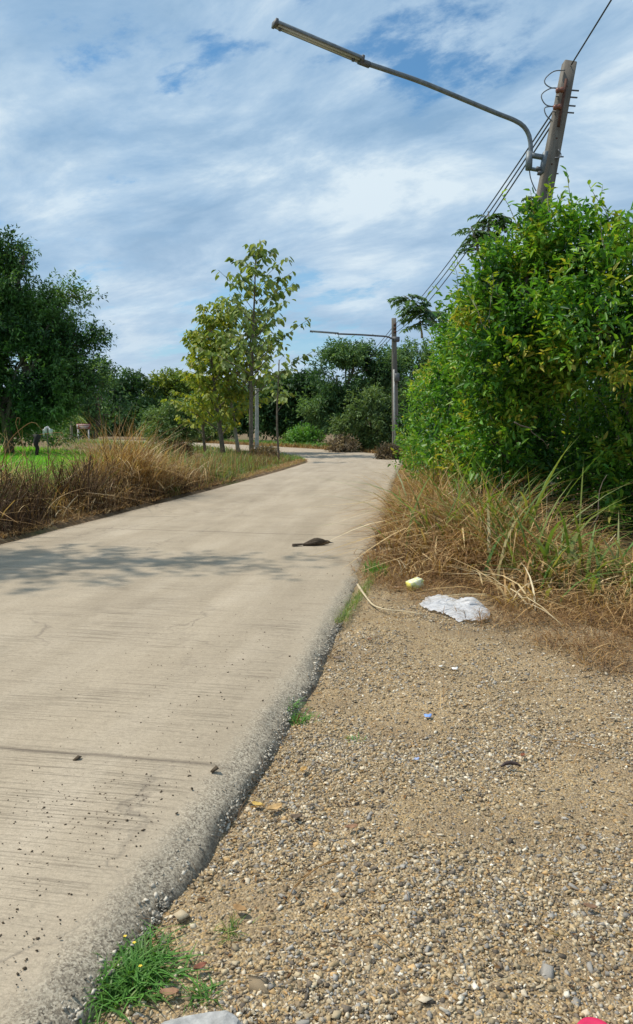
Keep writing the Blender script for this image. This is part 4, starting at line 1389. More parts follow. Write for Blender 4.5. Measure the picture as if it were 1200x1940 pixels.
# brown leaf chips and bark crumbs trodden into the gravel
x, y = scatter_gravel(2600, 1.6, 6.8, 1.0)
n = len(x)
az_ = R.uniform(0, 6.283, n)
V, Fx, nf = leaf_geo(np.stack([x, y, np.array([gravel_z(a, b) for a, b in zip(x, y)]) + 0.006], 1),
                     np.stack([np.cos(az_), np.sin(az_), R.uniform(-.1, .35, n)], 1), nrm(np.array([0, 0, 1.0]) + .35 * R.normal(size=(n, 3))),
                     np.exp(R.normal(np.log(0.014), .5, n)).clip(0.006, 0.035), R.uniform(0.003, 0.011, n), True)
o = link('leaf_chips', mesh('leaf_chips', V, Fx, M['dry'], tint=np.repeat(np.clip(0.35 + 0.28 * R.normal(size=n), 0, 1), nf)))
tag(o, 'brown leaf chips trodden into the gravel', 'leaf litter', kind='stuff')
# green long-bladed grass in the swathe
def tuft(cx, cy, k, ht, sp, wid, tb, bend=(0.2, 1.1), z=None, seg=5):
    x = cx + R.normal(size=k) * sp; y = cy + R.normal(size=k) * sp
    zz = zg(x, y) - 0.02 if z is None else np.full(k, z)
    return blades(np.stack([x, y, zz], 1), ht * R.uniform(0.5, 1.15, k), wid * R.uniform(0.6, 1.3, k), R.uniform(*bend, k), tb + 0.15 * R.normal(size=k), 0.15, seg)


GT = 'long green reed tufts in front of the shrubs'
for px, py, k, ht, sp, lab in ((870, 1050, 46, 1.2, .16, 'tall green reed tuft with pale arching blades, left of the hollow'),
                               (945, 1060, 50, 1.25, .16, 'green reed tuft in the middle of the dry grass'),
                               (1010, 1100, 44, 0.95, .13, 'green reed tuft just right of the pale wilted stalks'),
                               (1100, 1120, 60, 0.6, .16, 'green reed tuft low in front of the dark hollow'),
                               (830, 1010, 40, 1.1, .15, 'green reed tuft farthest back in the dry grass'),
                               (1180, 1110, 40, 0.5, .14, 'green reed tuft cut by the right edge of the view')):
    gx_, gy_ = gp(px, py)
    root = empty('reed_tuft', (gx_, gy_, 0), lab, 'reed', GT)
    V, Fx, t = tuft(gx_, gy_, int(k * 1.4), ht * 1.2, sp * 1.8, 0.036, 0.33)
    link('blades', mesh('blades', V, Fx, M['grass'], tint=np.clip(t, 0, 1)), root)
# wilted pale plant
gx_, gy_ = gp(985, 1150)
V, Fx, t = tuft(gx_, gy_, 44, 0.66, 0.10, 0.022, 0.74, (0.7, 1.5))
o = link('wilted_plant', mesh('wilted_plant', V, Fx, M['dry'], tint=np.clip(t, 0, 1)), None, (0, 0, 0))
tag(o, 'pale wilted corn-like plant with hanging blades right of the plastic bag', 'plant')
# leaf litter shapes under the shrub hollow: bare twigs
tw = MB()
for px, py, px2, py2, Y in ((1170, 1180, 1060, 1010, 8.0), (1195, 1060, 1090, 1110, 7.8), (1010, 1050, 1080, 930, 8.4), (1150, 1100, 1200, 1060, 7.6), (1040, 1060, 1060, 960, 8.3),
                            (975, 800, 1040, 850, 8.4), (1120, 1000, 1150, 900, 8.3), (850, 1010, 880, 900, 9.3), (905, 1000, 955, 900, 9)):
    tw.tube(bez(at(px, py, Y), at(px2, py2, Y + .2), 6, 0.08, 0.03), np.linspace(0.008, 0.003, 6), 5)
o = part('dead_twigs', tw, M['bark'])
tag(o, 'bare grey twigs sticking out of the hollow under the shrubs', 'twigs', kind='stuff')

# grass in the gap between slab and gravel
def edge_weeds(px, py, k, ht, sp, lab, wid=0.008, tb=0.9, z=0.0, nm='grass_tuft', grp=None, bend=(0.3, 1.3)):
    gx_, gy_ = gp(px, py)
    V, Fx, t = tuft(gx_, gy_, k, ht, sp, wid, tb, bend, z=gravel_z(gx_, gy_) - 0.01)
    o = link(nm, mesh(nm, V, Fx, M['grass'], tint=np.clip(t, 0, 1)), None, (0, 0, 0))
    return tag(o, lab, 'grass tuft', grp)


edge_weeds(246, 1858, 800, 0.105, 0.050, 'large bright green grass tuft growing against the slab at the bottom of the photo', 0.0085, 0.75)
edge_weeds(565, 1365, 130, 0.07, 0.035, 'small green weed between the slab and the gravel halfway up', 0.008, 0.85)
edge_weeds(545, 1348, 90, 0.10, 0.025, 'small green weed climbing the worn rim of the slab', 0.008, 0.85, z=0.02)
edge_weeds(673, 1405, 60, 0.04, 0.022, 'tiny green sprout alone on the gravel right of the slab', 0.007, 0.95)
edge_weeds(440, 1775, 40, 0.06, 0.02, 'sparse olive sprout among the stones above the big tuft', 0.005, 0.35)
edge_weeds(385, 1895, 60, 0.06, 0.022, 'low green sprout right of the big tuft beside the flat stone', 0.006, 0.7)
edge_weeds(160, 1925, 60, 0.07, 0.03, 'curled dark green sprout at the foot of the slab below the big tuft', 0.007, 0.7)
edge_weeds(712, 1096, 110, 0.20, 0.05, 'bushy bright green grass tuft on the slab edge by the dry grass', 0.010, 0.9, bend=(0.1, 0.7))
pp = []
for t_ in np.linspace(0, 1, 40):
    px, py = 705 + (640 - 705) * t_, 1100 + (1190 - 1100) * t_
    gx_, gy_ = gp(px, py)
    pp.append(tuft(gx_ + 0.02, gy_, 20, 0.085, 0.022, 0.005, 0.32, z=0.03))
grass_obj('edge_grass', 'short green grass along the slab edge before the verge', 'grass', pp, 'grass')
pp = []
for k in range(26):
    y = random.uniform(1.9, 5.0)
    xe = np.interp(y, RE[:900, 1], RE[:900, 0]) + 0.03
    pp.append(tuft(xe, y, 6, 0.09, 0.02, 0.003, 0.1, z=0.0))
grass_obj('dry_wisps', 'dry wisps of grass in the gap along the slab foot', 'dry grass', pp, 'dry')
# yellow flowers in the tuft
fx, fy = gp(268, 1838)
for i, (dx, dy, z_) in enumerate(((-0.02, 0.01, 0.075), (0.01, -0.05, 0.05), (-0.05, 0.03, 0.08))):
    m = MB()
    for k in range(5):
        a_ = k * 1.2566
        V, Fx, nf = leaf_geo(np.zeros((1, 3)), np.array([[math.cos(a_), math.sin(a_), 0.25]]), np.array([[0, 0, 1.0]]), np.array([0.006]), np.array([0.005]), True)
        m.add(V, Fx)
    if i == 0: ym = simple('yellow_petal', (0.75, 0.55, 0.05), 0.5, 0.1)
    o = link('flower', m.me('flower', ym), None, (fx + dx, fy + dy, z_))
    tag(o, ['tiny yellow flower in the middle of the big grass tuft', 'tiny yellow flower low on the front of the big grass tuft',
            'tiny yellow flower on the slab side of the big grass tuft'][i], 'flower', 'tiny yellow flowers in the tuft')
# tall single stalks at far left
GS = 'tall bent stalks standing above the left bank'
for i, (pts_, lab, rr) in enumerate((([(60, 930), (48, 860), (30, 800), (38, 792), (36, 806)], 'bent dry stalk with a folded tip at the left edge', 0.006),
                                     ([(-10, 930), (10, 860), (22, 830), (60, 800), (80, 815)], 'arching straw stalk crossing the leftmost one', 0.006),
                                     ([(88, 940), (62, 880), (30, 850), (0, 820)], 'dry stalk leaning left out of the bank', 0.006),
                                     ([(232, 900), (228, 830), (218, 800), (222, 786), (226, 795)], 'hooked stalk above the straw clump against the dark trees', 0.005),
                                     ([(170, 960), (168, 900), (172, 862)], 'thick dark upright stalk left of the straw clump', 0.018),
                                     ([(90, 935), (95, 860), (120, 822), (75, 823)], 'thin stalk bending over the rice field', 0.006))):
    m = MB()
    P_ = catmull([tuple(at(a_, b_, 11.5 + 0.3 * i)) for a_, b_ in pts_], lambda y: 0.05)
    m.tube(P_, np.linspace(rr * 1.4, rr * 0.6, len(P_)), 5)
    o = part('stalk', m, M['dry'] if i != 4 else M['burnt'], None, True)
    tag(o, lab, 'stalk', GS)
# dark brown dry mound behind the weeds
p_ = at(338, 842, 34)
m = MB(); 
V, Fx, t, _, _ = leafy([(p_.x, p_.y, 0.25, 0.62, 0.6, 0.5)], 1200, 4, 0.10, 0.03, shell=0.4, twig=0.1, seed=2)
o = link('brush_heap', mesh('brush_heap', V, Fx, M['burnt'], tint=t * 0.5), None, (0, 0, 0))
tag(o, 'dark heap of dead brush beside the grey-green bush', 'brush heap')
# dry red-brown brush below the light green tree at the bend
for px, py, Y, s_, lab in ((650, 846, 41.5, 0.6, 'dry brown creeper heap under the light green tree at the bend'), (738, 864, 33, 0.35, 'low brown dry bush at the foot of the far lamp pole'),
                           (503, 862, 33, 0.35, 'grey dry weed clump under the tall big-leaved tree')):
    p_ = at(px, py, Y)
    V, Fx, t, _, _ = leafy([(p_.x, p_.y, s_ * 0.5, s_ * 1.2, s_, s_ * 0.8)], 500, 4, 0.22, 0.05, shell=0.9, twig=0.25, seed=Y)
    o = link('dry_bush', mesh('dry_bush', V, Fx, M['withered'], tint=t), None, (0, 0, 0))
    tag(o, lab, 'dry bush')

# ------------------------------------------------------------------ poles and lamps
def squared_pole(top, base, wt, wb, holes=9, mat='pole', rings=14):
    """tapering square concrete pole with bolt holes, returned as a mesh builder"""
    m = MB()
    top, base = np.array(top, float), np.array(base, float)
    ax = nrm(top - base)
    X_ = nrm(np.array([1.0, 0, 0]) - ax * ax[0]); Y_ = np.cross(ax, X_)
    V = []
    ch = 0.16
    for i in range(rings):
        t = i / (rings - 1)
        c = base + (top - base) * t
        w_ = (wb + (wt - wb) * t) / 2
        for sx, sy in ((-1, -1 + ch), (-1 + ch, -1), (1 - ch, -1), (1, -1 + ch), (1, 1 - ch), (1 - ch, 1), (-1 + ch, 1), (-1, 1 - ch)):
            V.append(c + X_ * sx * w_ + Y_ * sy * w_)
    Fq = [(i * 8 + k, i * 8 + (k + 1) % 8, (i + 1) * 8 + (k + 1) % 8, (i + 1) * 8 + k) for i in range(rings - 1) for k in range(8)]
    m.add(V, Fq)
    m.f.setdefault(8, []).append(np.array([[(rings - 1) * 8 + k for k in range(8)], list(range(8))[::-1]]))
    m.t.setdefault(8, []).append(np.full(2, .5))
    return m, ax, X_, Y_


LG = 'concrete lamp and cable poles beside the road'
top1 = at(1079, 120, 11.7); mid1 = at(1024, 410, 11.7)
base1 = mid1 + (mid1 - top1) * ((mid1.z - (-0.1)) / (top1.z - mid1.z))
pole1 = empty('lamp_pole', (base1.x, base1.y, 0.0), 'near leaning concrete pole rising from the shrubs, long lamp arm over the road', 'lamp pole', LG)
m, ax, X_, Y_ = squared_pole(top1, base1, 0.175, 0.27)
part('pole', m, M['pole'], pole1)
m = MB()
L1 = (top1 - base1).length
for k in range(14):
    c = np.array(top1) - ax * (0.35 + 0.36 * k)
    w_ = 0.175 + (0.27 - 0.175) * (0.35 + 0.36 * k) / L1
    m.tube([c - Y_ * (w_ / 2 - 0.02), c - Y_ * (w_ / 2 + 0.003)], 0.014, 8)
part('bolt_hole_disc', m, M['rust'], pole1)['kind'] = 'stuff'  # dark stubs on the face stand in for the shade inside bolt holes
# steel rack with spools near the top, with protruding rods
for yy_, nm in ((171, 'rod'), (184, 'rod'), (200, 'rod'), (213, 'rod')):
    c = at(1068 - (yy_ - 171) * 0.2, yy_, 11.7)
    m = MB(); m.tube([at(1056 - (yy_ - 171) * 0.2, yy_ - 2, 11.62), at(1097 - (yy_ - 171) * 0.22, yy_ + 1, 11.62)], 0.011, 6)
    part(nm, m, M['galv_dark'], pole1)
for px, py in ((1058, 171), (1053, 203)):
    m = MB()
    a_, b_ = at(px + 10, py - 1, 11.52), at(px - 4, py + 1, 11.52)
    m.tube([a_, a_ + (b_ - a_) * .3, a_ + (b_ - a_) * .5, a_ + (b_ - a_) * .7, b_], [0.035, 0.04, 0.022, 0.04, 0.033], 10)
    part('insulator', m, M['ceramic'], pole1, True)
m = MB()
m.tube([at(1073, 150, 11.56), at(1070, 172, 11.55), at(1062, 215, 11.54), at(1058, 240, 11.54)], 0.022, 6)
part('rack', m, M['rust'], pole1)
# wire loops
for P_ in ([(1071, 133), (1050, 135), (1034, 148), (1033, 158), (1044, 166), (1060, 167)],
           [(1060, 167), (1045, 167), (1030, 175), (1026, 184), (1034, 198), (1050, 202), (1062, 200)],
           [(1056, 201), (1040, 202), (1032, 205), (1035, 218), (1047, 230)],
           [(1003, 318), (1005, 335), (1010, 350), (1016, 362)], [(1058, 283), (1063, 292), (1061, 298), (1052, 299)]):
    m = MB(); q = catmull([tuple(at(a_, b_, 11.58)) for a_, b_ in P_], lambda y: 0.03)
    m.tube(q, 0.0085, 5)
    part('wire_loop', m, M['loop_wire'], pole1, True)
# lamp arm
arm_px = [(1003, 316), (1005, 300), (1006, 280), (1003, 258), (993, 240), (975, 228), (940, 214), (880, 189), (800, 156), (740, 135), (682, 116)]
Yend, Ystart = 10.0, 11.55
def armY(px): return Ystart + (Yend - Ystart) * max(0, (1003 - px)) / (1003 - 519)
q = catmull([tuple(at(a_, b_, armY(a_))) for a_, b_ in arm_px], lambda y: 0.06)
m = MB(); m.tube(q, 0.032, 10)
part('lamp_arm', m, M['galv'], pole1, True)


def lamp_head(a, b, parent, wd=0.13, hd=0.075):
    """long trough lamp: housing with a tube lamp under it, from a (arm side) to b (tip)"""
    a, b = Vector(a), Vector(b)
    ax_ = (b - a).normalized()
    side = ax_.cross(Vector((0, 0, 1))).normalized()
    up = side.cross(ax_)
    L_ = (b - a).length
    prof_ = [(-.5, -0.1), (-.5, .25), (-.34, .6), (0, .75), (.34, .6), (.5, .25), (.5, -0.1), (.40, -0.1), (.3, .25), (0, .35), (-.3, .25), (-.40, -0.1)]
    V, Fq = [], []
    st = [(0, .7), (.03, 1), (.97, 1), (1.0, .7)]
    for t, sc1 in st:
        for u, v in prof_:
            V.append(a + ax_ * L_ * t + side * u * wd * sc1 + up * v * hd * sc1)
    n_ = len(prof_)
    for i in range(3):
        for k in range(n_):
            Fq.append((i * n_ + k, i * n_ + (k + 1) % n_, (i + 1) * n_ + (k + 1) % n_, (i + 1) * n_ + k))
    mm = MB(); mm.add([tuple(v) for v in V], Fq)
    hs = part('lamp_housing', mm, M['galv'], parent)
    mm = MB()
    for s_ in (-.22, .22):
        mm.tube([a + ax_ * L_ * .04 + side * s_ * wd * .9 - up * hd * 0.02, b - ax_ * L_ * .04 + side * s_ * wd * .9 - up * hd * .02], wd * .13, 8)
    part('lamp_tube', mm, M['tube_glass'], parent, True)
    for t in (0.012, 0.988):
        mm = MB()
        c = a + ax_ * L_ * t + up * hd * .2
        rot = np.array([ax_, side, up]).T
        mm.box(tuple(c), (0.035, wd * 1.04, hd * 1.0), rot, bevel=0.006)
        part('end_cap', mm, M['galv_dark'], parent)
    mm = MB()
    for t in (0.1, 0.93):
        c = a + ax_ * L_ * t - up * hd * .3
        mm.box(tuple(c), (0.03, 0.03, 0.045), np.array([ax_, side, up]).T)
    part('clip', mm, M['galv_dark'], parent)


lamp_head(at(686, 116, armY(686)), at(519, 46, armY(519)), pole1)
m = MB()
m.tube([at(682, 116, armY(682)), at(700, 123, armY(700))], 0.042, 10)
part('collar', m, M['galv_dark'], pole1, True)
# bracket between arm and pole
rotp = np.array([Vector(X_), Vector(Y_), Vector(ax)]).T
for px, py, sx, sz in ((1017, 296, 0.26, 0.06), (1018, 322, 0.20, 0.035)):
    m = MB(); m.box(tuple(at(px, py, 11.55)), (sx, 0.07, sz), rotp, bevel=0.006)
    part('bracket', m, M['galv'], pole1)
m = MB(); m.box(tuple(at(1030, 308, 11.55)), (0.06, 0.09, 0.30), rotp, bevel=0.006)
part('back_plate', m, M['galv'], pole1)
m = MB(); m.tube([at(1003.5, 288, 11.55), at(1002, 322, 11.55)], 0.048, 10)
part('arm_sleeve', m, M['galv'], pole1, True)
for px, py in ((1020, 320), (1023, 328)):
    m = MB(); m.box(tuple(at(px, py, 11.48)), (0.06, 0.05, 0.05), rotp)
    part('clamp', m, M['galv_dark'], pole1)
for py in (297, 329):
    m = MB(); m.tube([at(1046 - (py - 297) * .15, py, 11.62), at(1068 - (py - 297) * .3, py, 11.62)], 0.010, 6)
    part('bolt', m, M['galv_dark'], pole1)

# far pole
Y2 = 36.6
top2 = at(746.5, 603, Y2); base2 = at(750, 868, Y2); base2.z = -0.1
pole2 = empty('lamp_pole', (base2.x, base2.y, 0.0), 'far upright concrete pole at the bend with a thin lamp arm', 'lamp pole', LG)
m, ax2, X2, Y2_ = squared_pole(top2, base2, 0.20, 0.30)
part('pole', m, M['pole'], pole2)
q = catmull([tuple(at(a_, b_, Y2 - 0.2 - (745 - a_) * 0.004)) for a_, b_ in ((745, 643), (740, 640), (732, 637.5), (712, 636), (680, 634), (640, 632.5))], lambda y: 0.15)
m = MB(); m.tube(q, 0.04, 8)
part('lamp_arm', m, M['galv_dark'], pole2, True)
lamp_head(at(641, 632.3, Y2 - 0.62), at(588, 628.3, Y2 - 0.85), pole2, 0.14, 0.09)
m = MB()
for py in (615, 622, 629):
    m.box(tuple(at(749, py, Y2 - 0.13)), (0.12, 0.08, 0.1), None)
part('spool_rack', m, M['rust'], pole2)
m = MB(); m.box(tuple(at(750, 643, Y2)), (0.34, 0.34, 0.22), None, bevel=0.02)
part('clamp', m, M['galv_dark'], pole2)
m = MB(); m.box(tuple(at(752, 715, Y2 - 0.18)), (0.24, 0.16, 0.40), None, bevel=0.02)
part('meter_box', m, M['galv_dark'], pole2)
m = MB(); m.tube([at(746.5, 700, Y2 - 0.2), at(748.5, 862, Y2 - 0.2)], 0.045, 8)
part('conduit', m, M['pole_light'], pole2, True)

# white post beside the big-leaved tree
p3 = gp(487, 864); t3 = at(487, 738, p3[1])
post = empty('post', (p3[0], p3[1], 0), 'slim whitish concrete post right beside the pale tree trunk', 'post')
m, *_ = squared_pole(t3, (p3[0], p3[1], -0.1), 0.15, 0.20)
part('shaft', m, M['pole_light'], post)
m = MB(); m.box((t3.x, t3.y, t3.z + 0.03), (0.19, 0.19, 0.06), None, bevel=0.01)
part('cap', m, M['pole_light'], post)

# cables
def cable(a, b, sag, r, label, n=40):
    a, b = Vector(a), Vector(b)
    q = [a + (b - a) * t + Vector((0, 0, -sag * 4 * t * (1 - t))) for t in np.linspace(0, 1, n)]
    m = MB(); m.tube(q, r, 5, caps=False)
    o = part('cable', m, M['cable'], None, True)
    return tag(o, label, 'cable', 'overhead cables')


end3 = Vector((2.2, 85.0, 0))
for i, (pa, pb, zc_) in enumerate((((1058, 196), (750, 613), 6.4), ((1052, 216), (750, 621), 6.15), ((1046, 236), (751, 629), 5.9))):
    A = at(*pa, 11.75); B = at(*pb, Y2)
    cable(A, B, 0.30 + 0.05 * i, 0.013, ['uppermost', 'middle', 'lowest'][i] + ' of the three cables running from the near pole to the far pole')
    cable(B, (end3.x, end3.y, zc_), 0.5, 0.016, ['uppermost', 'middle', 'lowest'][i] + ' of the three cables descending left from the far pole to the trees')
cable(at(1083, 122, 11.6), (3.05, -12, 8.2), 0.25, 0.011, 'single cable rising from the top of the near pole out of the photo')
pole3 = empty('lamp_pole', (2.2, 85, 0), 'hidden third pole behind the trees of the bend', 'lamp pole', LG)
m, *_ = squared_pole((2.2, 85, 6.7), (2.2, 85, -0.1), 0.2, 0.3)
part('pole', m, M['pole'], pole3)

# ------------------------------------------------------------------ sign and small things across the field
def fp(px, py, Y): return at(px, py, Y)
Ys = 68
sg = fp(157, 828, Ys)
sign = empty('sign', (sg.x, sg.y, -0.66), 'small red and white board on posts at the far edge of the rice field', 'sign')
redw = simple('faded_red_paint', (0.32, 0.10, 0.09), 0.6, 0.15, 3)
whp = simple('white_paint', (0.62, 0.58, 0.57), 0.6, 0.1, 3)
m = MB(); c = fp(158.5, 808, Ys); m.box(tuple(c), (1.2, 0.05, 0.46)); part('board', m, redw, sign)
for j, zz in enumerate((0.13, 0.0, -0.13)):
    m = MB(); m.box((c.x + 0.06, c.y - 0.035, c.z + zz), (0.95 - 0.12 * j, 0.02, 0.055)); part('stripe', m, whp, sign)
m = MB(); m.box((c.x - 0.52, c.y - 0.035, c.z), (0.11, 0.02, 0.33)); part('emblem', m, whp, sign)
for px in (148, 168):
    a_ = fp(px, 806, Ys + .1)
    m = MB(); m.box((a_.x, a_.y, (a_.z - 0.7) / 2), (0.10, 0.08, a_.z + 0.7)); part('post', m, whp, sign)
# small palm left of the sign
pc = fp(134, 790, 70)
palm = empty('palm', (pc.x, pc.y, -0.66), 'small pale palm just left of the red and white sign', 'palm')
m = MB(); m.tube([(pc.x, pc.y, -0.8), (pc.x + .05, pc.y, pc.z)], [0.16, 0.10], 8); part('trunk', m, M['bark_pale'], palm)
for k in range(11):
    az = k * 0.571 + 0.2
    d = np.array([math.cos(az), math.sin(az)])
    q = [np.array([pc.x + d[0] * 1.5 * u, pc.y + d[1] * 1.5 * u, pc.z + 1.1 * u - 1.9 * u * u]) for u in np.linspace(0, 1, 7)]
    P_, D_ = [], []
    for i in range(6):
        for u in (0, .5):
            cpt = q[i] + (q[i + 1] - q[i]) * u
            for s_ in (-1, 1):
                P_.append(cpt); D_.append([-d[1] * s_ + d[0] * .6, d[0] * s_ + d[1] * .6, -0.5])
    nn = len(P_)
    V, Fx, nf = leaf_geo(np.array(P_), np.array(D_), np.tile([0, 0, 1.0], (nn, 1)), np.full(nn, .45), np.full(nn, .10))
    link('frond', mesh('frond', V, Fx, M['grey_bush'], tint=np.full(nn * nf, .9)), palm)
# pale scrap hung on sticks above the field (scarecrow-like)
ps = fp(90, 815, 42)
sca = empty('scarecrow', (ps.x, ps.y, -0.66), 'pale cloth hung on a stick at the edge of the rice field', 'scarecrow')
m = MB(); m.tube([(ps.x, ps.y, -0.7), (ps.x, ps.y, ps.z + 0.1)], 0.03, 6); part('stick', m, M['bark'], sca)
m = MB()
nn = 9
V = [(ps.x + (i / 8 - .5) * 0.5, ps.y + 0.12 * math.sin(i * 1.7), ps.z + 0.22 - abs(i / 8 - .5) * 0.35 - j * 0.11 * (1 + .3 * math.sin(i * 2.1)))
     for j in range(4) for i in range(nn)]
m.add(V, [(j * nn + i, j * nn + i + 1, (j + 1) * nn + i + 1, (j + 1) * nn + i) for j in range(3) for i in range(nn - 1)])
o = part('cloth', m, whp, sca, True)
md = o.modifiers.new('thickness', 'SOLIDIFY'); md.thickness = 0.01

# dark withered leaf hanging over the field
ph = fp(70, 842, 13)
m = MB()
V = [(ph.x + (i / 4 - .5) * 0.13 * (1 - .12 * j) + 0.015 * math.sin(j * 1.9), ph.y + 0.02 * math.sin(i * 2 + j), ph.z + 0.17 - j * 0.058) for j in range(7) for i in range(5)]
m.add(V, [(j * 5 + i, j * 5 + i + 1, (j + 1) * 5 + i + 1, (j + 1) * 5 + i) for j in range(6) for i in range(4)])
o = part('withered_leaf', m, simple('black_leaf', (0.025, 0.028, 0.02), 0.8, .3, 30), None, True)
md = o.modifiers.new('thickness', 'SOLIDIFY'); md.thickness = 0.006
tag(o, 'blackish withered leaf hanging from a bent stalk over the rice field', 'leaf')

# ------------------------------------------------------------------ litter on the ground
def lump(name, path, rad, mat, label, cat, sides=10, flat=0.6, loc_z=0.0, nz_=0.15, fr=9):
    m = MB(); m.tube(path, rad, sides)
    me_ = m.me(name, mat, True)
    cz = np.mean([p[2] for p in path])
    for v in me_.vertices:
        v.co.z = cz + (v.co.z - cz) * flat
        v.co += noise.noise_vector(v.co * fr) * nz_ * 0.05
    o = link(name, me_)
    return tag(o, label, cat)


# the bird lying on the road: one body with tail, head and bill
bx0, by0 = gp(555, 1034, 0.06); bx1, by1 = gp(626, 1031, 0.06)
zr = road_top(by0)
def bp(t, z): return np.array([bx0 + (bx1 - bx0) * t, by0 + (by1 - by0) * t, zr + z])
bird = empty('bird', (bx0 * .5 + bx1 * .5, by0, zr), 'dark brown long-tailed bird lying flat on the concrete road', 'bird')
m = MB()
tt = np.array([0.28, 0.34, 0.42, 0.50, 0.58, 0.66, 0.74, 0.81, 0.87, 0.92, 0.96, 1.0])
rr_ = np.array([.014, .024, .032, .043, .050, .052, .046, .036, .026, .025, .020, .004])
zz_ = np.array([.018, .022, .028, .036, .042, .044, .042, .040, .038, .040, .036, .030])
m.tube([bp(t, z) for t, z in zip(tt, zz_)], rr_, 14)
me_ = m.me('body', None, True)
def bird_fn(nt, b):
    o = objco(nt)
    c = ramp(nt, [(0.35, (0.030, 0.022, 0.016)), (0.52, (0.075, 0.055, 0.038)), (0.7, (0.15, 0.115, 0.08))], noise_(nt, vmap(nt, o, (30, 60, 60)), 2.5, 5, 0.7))
    nt.links.new(c, b.inputs['Base Color']); bump(nt, b, noise_(nt, vmap(nt, o, (30, 90, 90)), 2, 4), .6, .01)
bm_ = material('brown_feathers', bird_fn, 0.9, 0.2)
me_.materials.append(bm_)
for v in me_.vertices: v.co += noise.noise_vector(v.co * 22) * 0.004
link('body', me_, bird)
for k in range(6):     # tail feathers, fanned slightly
    a_ = bp(0.36, 0.020 + .002 * k); e_ = bp(-0.02 + 0.01 * (k % 2), 0.012 + 0.0025 * k) + np.array([0, (k - 2.5) * 0.016, 0])
    mm = MB(); S_ = np.array([0, 0.017, 0])
    Vt = []
    for u, wv_ in ((0, .5), (.3, .8), (.85, 1), (1, .6)):
        c = a_ + (e_ - a_) * u
        for zo in (0, .003):
            Vt += [c - S_ * wv_ + [0, 0, zo], c + S_ * wv_ + [0, 0, zo]]
    Fq = []
    for i in range(3):
        b_ = i * 4
        Fq += [(b_, b_ + 1, b_ + 5, b_ + 4), (b_ + 2, b_ + 6, b_ + 7, b_ + 3), (b_, b_ + 4, b_ + 6, b_ + 2), (b_ + 1, b_ + 3, b_ + 7, b_ + 5)]
    Fq += [(0, 2, 3, 1), (12, 13, 15, 14)]
    mm.add(Vt, Fq); part('tail_feather', mm, bm_, bird)
for sgn in (-1, 1):
    mm = MB()
    mm.tube([bp(.76, .045) + np.array([0, sgn * .026, 0]), bp(.62, .042) + np.array([0, sgn * .044, 0]), bp(.45, .032) + np.array([0, sgn * .036, 0]), bp(.3, .024) + np.array([0, sgn * .018, 0])], [.012, .022, .018, .004], 8)
    part('wing', mm, bm_, bird, True)
mm = MB(); mm.tube([bp(.985, .032), bp(1.05, .028), bp(1.10, .022)], [.009, .006, .001], 6); part('bill', mm, M['galv_dark'], bird, True)

# white plastic bag: crumpled translucent sheet body
def bag_fn(nt, b):
    o = objco(nt)
    nt.links.new(ramp(nt, [(0.3, (0.80, 0.79, 0.80)), (0.7, (0.88, 0.87, 0.88))], noise_(nt, o, 9, 4)), b.inputs['Base Color'])
    b.inputs['Roughness'].default_value = 0.32
    bump(nt, b, noise_(nt, vmap(nt, o, (1, 2.5, 1)), 14, 4, 0.55, 1.6), 0.8, 0.03)
    tr = N(nt, 'ShaderNodeBsdfTranslucent'); tr.inputs[0].default_value = (0.8, 0.8, 0.8, 1)
    tp = N(nt, 'ShaderNodeBsdfTransparent')
    m1 = N(nt, 'ShaderNodeMixShader', i_0=0.25); m2 = N(nt, 'ShaderNodeMixShader', i_0=0.10)
    nt.links.new(b.outputs[0], m1.inputs[1]); nt.links.new(tr.outputs[0], m1.inputs[2])
    nt.links.new(m1.outputs[0], m2.inputs[1]); nt.links.new(tp.outputs[0], m2.inputs[2])
    oo = [n for n in nt.nodes if n.type == 'OUTPUT_MATERIAL'][0]
    nt.links.new(m2.outputs[0], oo.inputs[0])
bagm = material('white_plastic_film', bag_fn, 0.35, 0.5)
outl = [(795, 1147), (812, 1132), (840, 1130), (868, 1140), (890, 1134), (915, 1148), (929, 1162), (920, 1176), (895, 1176), (870, 1178), (855, 1170), (830, 1160), (812, 1156)]
O2 = [np.array(gp(a_, b_, 0.03)) for a_, b_ in outl]
cen = np.mean(O2, axis=0)
Oc = catmull([tuple(o_) for o_ in O2] + [tuple(O2[0])], lambda y: 0.012)[:-1]
V, Fq = [], []
rings = 12
nO = len(Oc)
c1, c2 = np.array(gp(838, 1147)), np.array(gp(893, 1158))
for r_ in range(rings + 1):
    f = r_ / rings
    for k_, p in enumerate(Oc):
        q = cen + (p - cen) * f
        hgt = 0.062 * (1 - f ** 6.0) * (0.40 + 0.75 * math.exp(-((q - c2) ** 2).sum() / 0.012) + 0.35 * math.exp(-((q - c1) ** 2).sum() / 0.01))
        wr = 0.030 * abs(noise.noise(Vector((q[0] * 9 + q[1] * 5, q[1] * 16 - q[0] * 7, 0)))) + 0.006 * noise.noise(Vector((q[0] * 20, q[1] * 34, 3)))
        V.append((q[0], q[1], 0.03 + hgt * (1 + 0 * f) + wr * (1 - 0.4 * f) * 1.4))
for r_ in range(rings):
    for k_ in range(nO):
        Fq.append((r_ * nO + k_, r_ * nO + (k_ + 1) % nO, (r_ + 1) * nO + (k_ + 1) % nO, (r_ + 1) * nO + k_))
o = link('plastic_bag', mesh('plastic_bag', V, np.array(Fq)[:, ::-1], bagm, smooth=True))
tag(o, 'crumpled white plastic bag lying where the gravel meets the dry grass', 'plastic bag')

